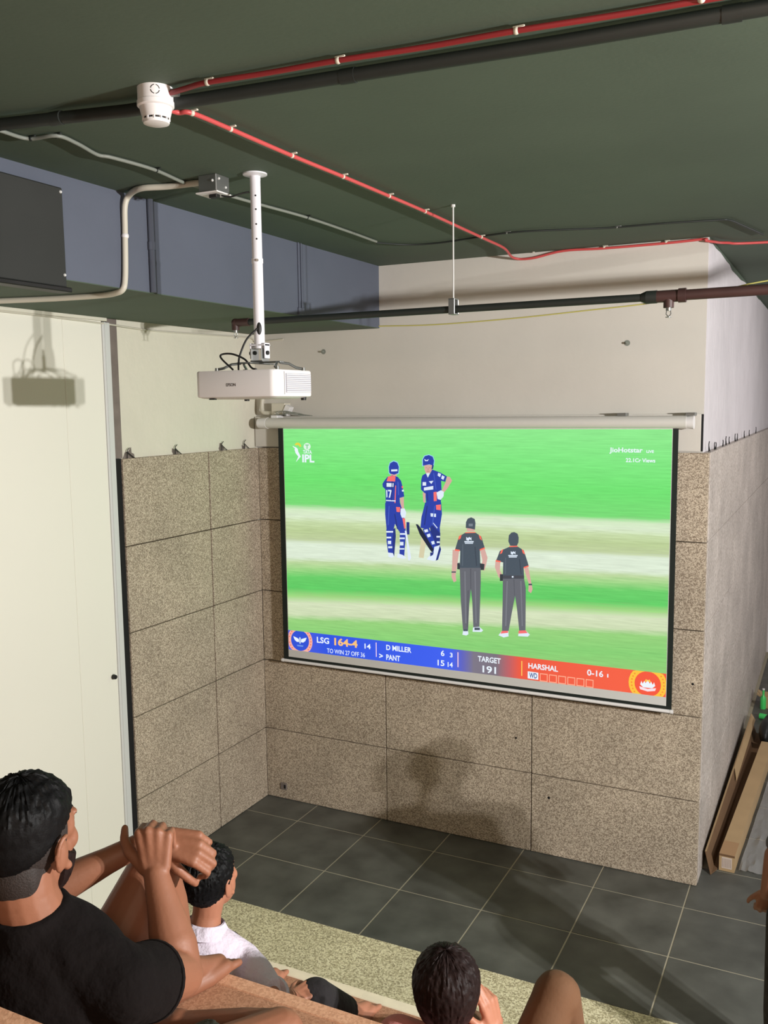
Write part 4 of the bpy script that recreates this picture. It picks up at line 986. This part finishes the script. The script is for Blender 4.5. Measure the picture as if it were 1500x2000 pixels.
def frus(b, pts, rr, seg=24): return b.tube(pts, rr, seg)
def lerp(a, b, t): return V(a) + (V(b) - V(a)) * t

# --- man seated at left, arms folded over one raised knee
man = thing('person', 'bearded man in a black t-shirt, hands crossed over his raised knee', 'person', (3.0, -5.1, 1.80))
hc = at(56, 1642, 1.72); hf = (Fh * math.cos(.30) + Rh * math.sin(.30)); Rm = frame(hf + ZU * .02)
b = MB(); head_flesh(b, hc, Rm, 1.0)
nb = at(62, 1788, 1.72); b.chain([hc + Rm @ V((0, -.030, -.05)), lerp(hc, nb, .62) + Rm @ V((0, -.02, 0)), nb], [.060, .058, .064], 16)
tr = V((.93, .36, 0)).normalized(); tf = V((-tr.y, tr.x, 0))
rs = at(245, 1925, 1.70); ls = nb - tr * .17 - ZU * .07
hip = V((2.97, -5.10, 1.93))
b.chain([nb, nb - ZU * .12 + tf * .0, hip + ZU * .12, hip], [.06, .10, .11, .10], 16)
b.chain([nb - ZU * .03, rs], [.055, .05], 14); b.chain([nb - ZU * .03, ls], [.055, .05], 14)
re = at(352, 1905, 1.90); rw = at(305, 1708, 1.985)
b.chain([rs, lerp(rs, re, .5), re], [.056, .057, .048], 18)
b.chain([re, lerp(re, rw, .28), lerp(re, rw, .7), rw], [.046, .050, .035, .0275], 18)
hand(b, rw + V((0, 0, .002)), at(298, 1605, 1.995) - rw, -FWD + V((0, 0, .25)), -1, (1.5, 1.0, .5), s=1.02, spread=.04, thumb_out=1.1, tcurl=.6)
le = at(25, 1775, 1.99); lw = at(268, 1652, 2.06)
b.chain([ls, lerp(ls, le, .5), le], [.052, .05, .042], 16)
b.chain([le, lerp(le, lw, .3), lerp(le, lw, .75), lw], [.042, .044, .030, .026], 16)
hand(b, lw + (at(330, 1636, 2.07) - lw) * .75, at(400, 1650, 2.06) - at(320, 1630, 2.07), ZU * .8 - FWD * .75, 1, (.85, 1.0, .5), s=1.02, spread=.03, thumb_out=.45, tcurl=.9)
b.cap(lw, lw + (at(330, 1636, 2.07) - lw) * .85, .026, .026, 12)
kn = at(300, 1700, 2.10); lh = hip - tr * .07 + tf * .02
b.chain([lh, lerp(lh, kn, .5), kn], [.085, .075, .060], 18)
an = on(366, 1893, 2, 1.872)
b.chain([kn, lerp(kn, an, .3), lerp(kn, an, .75), an], [.056, .054, .036, .033], 18)
foot(b, an, (.12, .99), .92, 1.803)
rh = hip + tr * .09 + tf * .02; rk = on(545, 2022, 2, 1.895); ra = on(350, 2005, 2, 1.86)
b.chain([rh, lerp(rh, rk, .5), rk], [.088, .080, .060], 18)
b.chain([rk, lerp(rk, ra, .35), ra], [.055, .052, .034], 18)
foot(b, ra, (-.9, .1), 1.0, 1.803)
o = b.build('body', m_skin, man); remesh(o, .0042, 4)
head_parts(man, hc, Rm, 1.0)
CC, CR = (0, -.012, .028), (.075, .095, .089)
line = lambda d: -.26 + .56 * d.y + .10 * abs(d.x)
shell(man, 'hair', m_hair, hc, Rm, 1.0, CC, CR, lambda d: .003 + .014 * sm(d.z, .0, .65), lambda d: sm(d.z - line(d), -.04, .10), rough=.22)
shell(man, 'faded_hair', m_fade, hc, Rm, 1.0, CC, CR, lambda d: .0022, lambda d: sm(d.z - line(d), -.75, -.35) * sm(-d.y, -.45, -.35), rough=.05, inset=.006)
shell(man, 'nape_hair', m_fade, hc, Rm, 1.0, (0, -.030, -.034), (.0655, .064, .080), lambda d: .0014, lambda d: sm(-d.y - .25 * abs(d.x), -.15, .35) * sm(d.z, -.90, -.50), rough=.05, inset=.008)
shell(man, 'beard', m_hair2, hc, Rm, 1.0, (0, .026, -.047), (.058, .065, .073), lambda d: .0055, lambda d: sm(.30 - d.z - .35 * max(0, d.y), -.02, .12) * sm(d.y, -.25, -.08) * (1 if abs(d.x) > .1 or d.z < -.55 else .9), rough=.3)
b = MB()
b.ball(lerp(nb, hip, .30), (.185, .115, .17), rot=M4((tr, tf, ZU)).transposed(), seg=28, rings=18)
b.ball(lerp(nb, hip, .66), (.165, .125, .22), rot=M4((tr, tf, ZU)).transposed(), seg=28, rings=18)
b.ball(hip + ZU * .03, (.17, .14, .12), rot=M4((tr, tf, ZU)).transposed(), seg=28, rings=18)
b.chain([nb - ZU * .035, lerp(nb, rs, .55) - ZU * .012, rs], [.072, .072, .068], 20); b.chain([nb - ZU * .035, ls], [.07, .066], 18)
frus(b, [rs, lerp(rs, re, .25), lerp(rs, re, .42)], [.066, .073, .073]); frus(b, [ls, lerp(ls, le, .5)], [.064, .066])
b.tube([nb - ZU * .02, nb + ZU * .026 - tf * .006], [.080, .071], 24)
o = b.build('t_shirt', mat('black_shirt', (15, 11, 11), .95, spec=.15, var=.15, vscale=9, bump=.7, bscale=7), man); remesh(o, .007, 4)
e0_, e1_ = lerp(rs, re, .39), lerp(rs, re, .432)
MB().tube([e0_, e1_], [.0748, .0748], 28).build('sleeve_hem', MATS['black_shirt'], man, True)
b = MB(); b.ball(hip, (.165, .135, .11), rot=M4((tr, tf, ZU)).transposed(), seg=24, rings=16)
frus(b, [rh, lerp(rh, rk, .62)], [.098, .096]); frus(b, [lh, lerp(lh, kn, .5)], [.096, .090])
o = b.build('shorts', mat('dark_green_shorts', (42, 46, 34), .9, bump=.5, bscale=10), man); remesh(o, .009, 3)

# --- boy in white shirt, one step further down
boy = thing('person', 'short-haired boy in a white shirt and dark trousers, seen from behind', 'person', (2.62, -4.2, 1.20))
hc = at(413, 1718, 2.84); hf = Fh * math.cos(.48) + Rh * math.sin(.48); Rm = frame(hf + ZU * .26, ZU + Rh * -.05)
b = MB(); head_flesh(b, hc, Rm, .88)
nb = at(400, 1812, 2.83); b.chain([hc + Rm @ V((0, -.028, -.045)), lerp(hc, nb, .7), nb], [.048, .045, .050], 16)
tr = (Rh * .96 + Fh * -.1).normalized(); tf = V((-tr.y, tr.x, 0))
hip = V((nb.x + .0, max(nb.y - .05, -4.22), 1.30))
rs = at(474, 1880, 2.84); ls = nb - tr * .13 - ZU * .05
b.chain([nb, lerp(nb, hip, .4), hip], [.05, .085, .085], 14)
re = at(524, 1945, 2.70); rw = at(572, 1950, 2.86)
b.chain([nb - ZU * .03, rs, re], [.045, .045, .036], 14); b.chain([re, lerp(re, rw, .3), rw], [.037, .037, .024], 14)
hand(b, rw, at(612, 1928, 2.92) - rw, ZU * .9 - FWD * .3, -1, (.5, .5, .3), s=.86)
le = ls + tf * .16 - ZU * .16 - tr * .03; lk = V((nb.x - .10, -3.93, 1.50)); lw = hip + tf * .17 + ZU * .12 - tr * .03
b.chain([nb - ZU * .03, ls, le], [.045, .045, .036], 14); b.chain([le, lw], [.036, .024], 14)
hand(b, lw, tf + tr * .6, ZU, 1, (.4, .4, .3), s=.86)
rk = at(616, 1950, 2.93); rh = hip + tr * .08; lh = hip - tr * .08
ra = V((rk.x + .01, rk.y + .20, 1.27)); la = V((lk.x, lk.y + .20, 1.27))
b.chain([rh, rk, ra], [.06, .05, .032], 14); b.chain([lh, lk, la], [.06, .05, .032], 14)
foot(b, ra, (.1, 1), .85, 1.204); foot(b, la, (-.1, 1), .85, 1.204)
o = b.build('body', m_skin2, boy); remesh(o, .0048, 4)
head_parts(boy, hc, Rm, .88)
line = lambda d: -.42 + .72 * d.y + .05 * abs(d.x)
shell(boy, 'hair', m_hair, hc, Rm, .88, CC, CR, lambda d: .013 + .009 * sm(d.z, -.2, .6), lambda d: sm(d.z - line(d), -.05, .10), rough=.2, nsc=14)
m_shirt = mat('white_shirt', (208, 198, 212), .85, var=.03, vscale=8, bump=.9, bscale=9)
b = MB(); RB = M4((tr, tf, ZU)).transposed()
b.ball(lerp(nb, hip, .28), (.145, .095, .14), rot=RB, seg=24, rings=16); b.ball(lerp(nb, hip, .68), (.135, .105, .18), rot=RB, seg=24, rings=16)
b.chain([nb - ZU * .03, rs], [.058, .060], 16); b.chain([nb - ZU * .03, ls], [.058, .060], 16)
frus(b, [rs, lerp(rs, re, .45), lerp(rs, re, 1.0), lerp(re, rw, .12)], [.058, .062, .054, .050]); frus(b, [ls, le], [.056, .052])
o = b.build('shirt', m_shirt, boy); remesh(o, .0065, 3)
MB().tube([lerp(re, rw, .04), lerp(re, rw, .15), lerp(re, rw, .20)], [.056, .057, .049], 22).build('rolled_cuff', m_shirt, boy, True)
b = MB(); nn = (hc - nb).normalized()
b.tube([nb - nn * .012, nb + nn * .022], [.082, .058], 28, caps=False); b.tube([nb - nn * .012, nb + nn * .022], [.078, .054], 28, caps=False)
b.build('collar', m_shirt, boy, True)
m_trs = mat('black_trousers', (26, 22, 24), .9, bump=.5, bscale=10)
b = MB(); b.ball(hip, (.13, .12, .10), rot=RB, seg=20, rings=14)
b.chain([rh, lerp(rh, rk, .5), rk], [.085, .076, .064], 18); b.chain([lh, lerp(lh, lk, .5), lk], [.085, .076, .064], 18)
frus(b, [rk, lerp(rk, ra, .9)], [.062, .050]); frus(b, [lk, lerp(lk, la, .9)], [.062, .050])
o = b.build('trousers', m_trs, boy); remesh(o, .008, 3)

# --- person at the bottom centre, hand raised to the face, one knee up
fp_ = thing('person', 'dark-haired person in a pink shirt and brown trousers at the bottom centre', 'person', (3.45, -4.22, 1.20))
hc = at(872, 1930, 2.45); hf = Fh * math.cos(.10) + Rh * math.sin(.10); Rm = frame(hf + ZU * .05)
b = MB(); head_flesh(b, hc, Rm, .96)
nb = at(868, 2052, 2.44); b.chain([hc + Rm @ V((0, -.028, -.05)), nb], [.055, .056], 14)
tr = Rh; tf = Fh; RB = M4((tr, tf, ZU)).transposed()
hip = V((3.46, -4.25, 1.31)); rs = nb + tr * .16 - ZU * .05; ls = at(778, 2032, 2.42)
b.chain([nb, lerp(nb, hip, .5), hip], [.06, .10, .10], 14)
rw = at(968, 2012, 2.52); re = at(1010, 2110, 2.50)
b.chain([nb - ZU * .02, rs, re], [.05, .05, .040], 14); b.chain([re, rw], [.038, .026], 14)
hand(b, rw, at(946, 1925, 2.52) - rw, Rh * .75 - FWD * .65, -1, ((.15, .2, .1), (.35, .5, .3), (.7, .7, .4), (.9, .8, .4)), s=.95, spread=.09, thumb_out=.9, tcurl=.5)
le = ls + tf * .12 - ZU * .22 - tr * .04; lk = V((3.30, -3.86, 1.42)); lw = lk + ZU * .09
b.chain([nb - ZU * .02, ls, le], [.05, .05, .040], 14); b.chain([le, lw], [.038, .026], 14)
hand(b, lw, tf, ZU, 1, (.4, .5, .3), s=.95)
rh = hip + tr * .09; lh = hip - tr * .09; rk = at(1086, 1938, 2.58)
ra = V((rk.x + .0, rk.y + .20, 1.28)); la = V((lk.x, lk.y + .2, 1.28))
b.chain([rh, rk, ra], [.07, .055, .035], 14); b.chain([lh, lk, la], [.07, .055, .035], 14)
foot(b, ra, (.05, 1), .95, 1.204); foot(b, la, (-.05, 1), .95, 1.204)
o = b.build('body', m_skin2, fp_); remesh(o, .0048, 4)
head_parts(fp_, hc, Rm, .96)
line = lambda d: -.62 + .95 * d.y
shell(fp_, 'hair', m_hair2, hc, Rm, .96, (0, -.014, .010), (.081, .092, .100), lambda d: .010 + .010 * sm(d.z, -.3, .6) + .004 * sm(-d.y, .2, .8), lambda d: sm(d.z - line(d), -.04, .10), rough=.16, nsc=11)
b = MB(); b.ball(lerp(nb, hip, .3), (.17, .11, .16), rot=RB, seg=24, rings=16); b.ball(lerp(nb, hip, .7), (.15, .12, .2), rot=RB, seg=24, rings=16)
b.chain([nb - ZU * .02, rs], [.066, .064], 16); b.chain([nb - ZU * .02, ls], [.066, .064], 16)
frus(b, [rs, lerp(rs, re, .75)], [.062, .062]); frus(b, [ls, lerp(ls, le, .75)], [.062, .062])
o = b.build('shirt', mat('pink_shirt', (196, 126, 122), .85, bump=.6, bscale=9), fp_); remesh(o, .0075, 3)
b = MB(); b.ball(hip, (.155, .13, .11), rot=RB, seg=20, rings=14)
b.chain([rh, lerp(rh, rk, .5), rk], [.095, .074, .060], 20); b.chain([lh, lerp(lh, lk, .5), lk], [.095, .086, .068], 20)
frus(b, [rk, lerp(rk, ra, .9)], [.068, .058]); frus(b, [lk, lerp(lk, la, .9)], [.068, .058])
o = b.build('trousers', mat('brown_trousers', (94, 62, 36), .85, var=.06, vscale=10, bump=.16, bscale=8), fp_); remesh(o, .008, 3)

# --- standing person cut by the right edge
lt = at(1511, 1925, 4.2); gx, gy = lt.x + .27, lt.y + .03
sp_ = thing('person', 'person standing at the right edge in a grey t-shirt and black trousers', 'person', (gx, gy, 0))
fdir = V((-.55, .83, 0)).normalized(); tr = V((fdir.y, -fdir.x, 0)); RB = M4((tr, fdir, ZU)).transposed()
pel = V((gx, gy, 1.02)); lh = pel - tr * .095; rh = pel + tr * .095
hc = pel + ZU * .80 + fdir * .02; Rm = frame(fdir); nb = pel + ZU * .61
b = MB(); head_flesh(b, hc, Rm, .97); b.chain([hc + Rm @ V((0, -.025, -.05)), nb], [.055, .058], 14)
b.chain([nb, lerp(nb, pel, .4), pel], [.06, .11, .11], 14)
ls = nb - tr * .19 - ZU * .05; rs = nb + tr * .19 - ZU * .05
le = at(1512, 1672, 4.16); lw = at(1497, 1745, 4.28)
b.chain([ls, le, lw], [.05, .043, .028], 14)
hand(b, lw, at(1487, 1800, 4.34) - lw, -FWD * .8 - Rh * .3, 1, (.6, .6, .4), s=1.0)
re = rs + fdir * .06 - ZU * .27 + tr * .03; rw = re + fdir * .2 - ZU * .12
b.chain([rs, re, rw], [.05, .043, .028], 14); hand(b, rw, fdir - ZU * .3, tr, -1, (.4, .5, .3))
lf = V((lt.x, lt.y, lh.z)) - lh; lh = lh + lf * .75
for hh, sx in ((lh, -1), (rh, 1)):
    kk = hh + V((0, 0, -.49)) + fdir * .03; aa = V((hh.x, hh.y, .08)); b.chain([hh, kk, aa], [.08, .055, .035], 14); foot(b, aa, (fdir.x, fdir.y), 1.0, .003)
o = b.build('body', m_skin, sp_); remesh(o, .0055, 4)
head_parts(sp_, hc, Rm, .97)
line = lambda d: -.30 + .60 * d.y
shell(sp_, 'hair', m_hair, hc, Rm, .97, CC, CR, lambda d: .012, lambda d: sm(d.z - line(d), -.03, .08))
b = MB(); b.ball(lerp(nb, pel, .3), (.17, .11, .17), rot=RB, seg=24, rings=16); b.ball(lerp(nb, pel, .75), (.15, .115, .2), rot=RB, seg=24, rings=16)
for s_, e_ in ((ls, le), (rs, re)): b.chain([nb - ZU * .02, s_], [.066, .064], 16); frus(b, [s_, lerp(s_, e_, .85)], [.062, .066])
o = b.build('t_shirt', mat('grey_shirt', (84, 82, 88), .9, bump=.6, bscale=9), sp_); remesh(o, .0085, 3)
b = MB(); b.ball(pel, (.16, .125, .13), rot=RB, seg=20, rings=14)
for hh in (lh, rh): frus(b, [hh, hh + V((0, 0, -.49)) + fdir * .02, V((hh.x, hh.y, .05))], [.092, .078, .062])
o = b.build('trousers', MATS['black_trousers'], sp_); remesh(o, .009, 3)
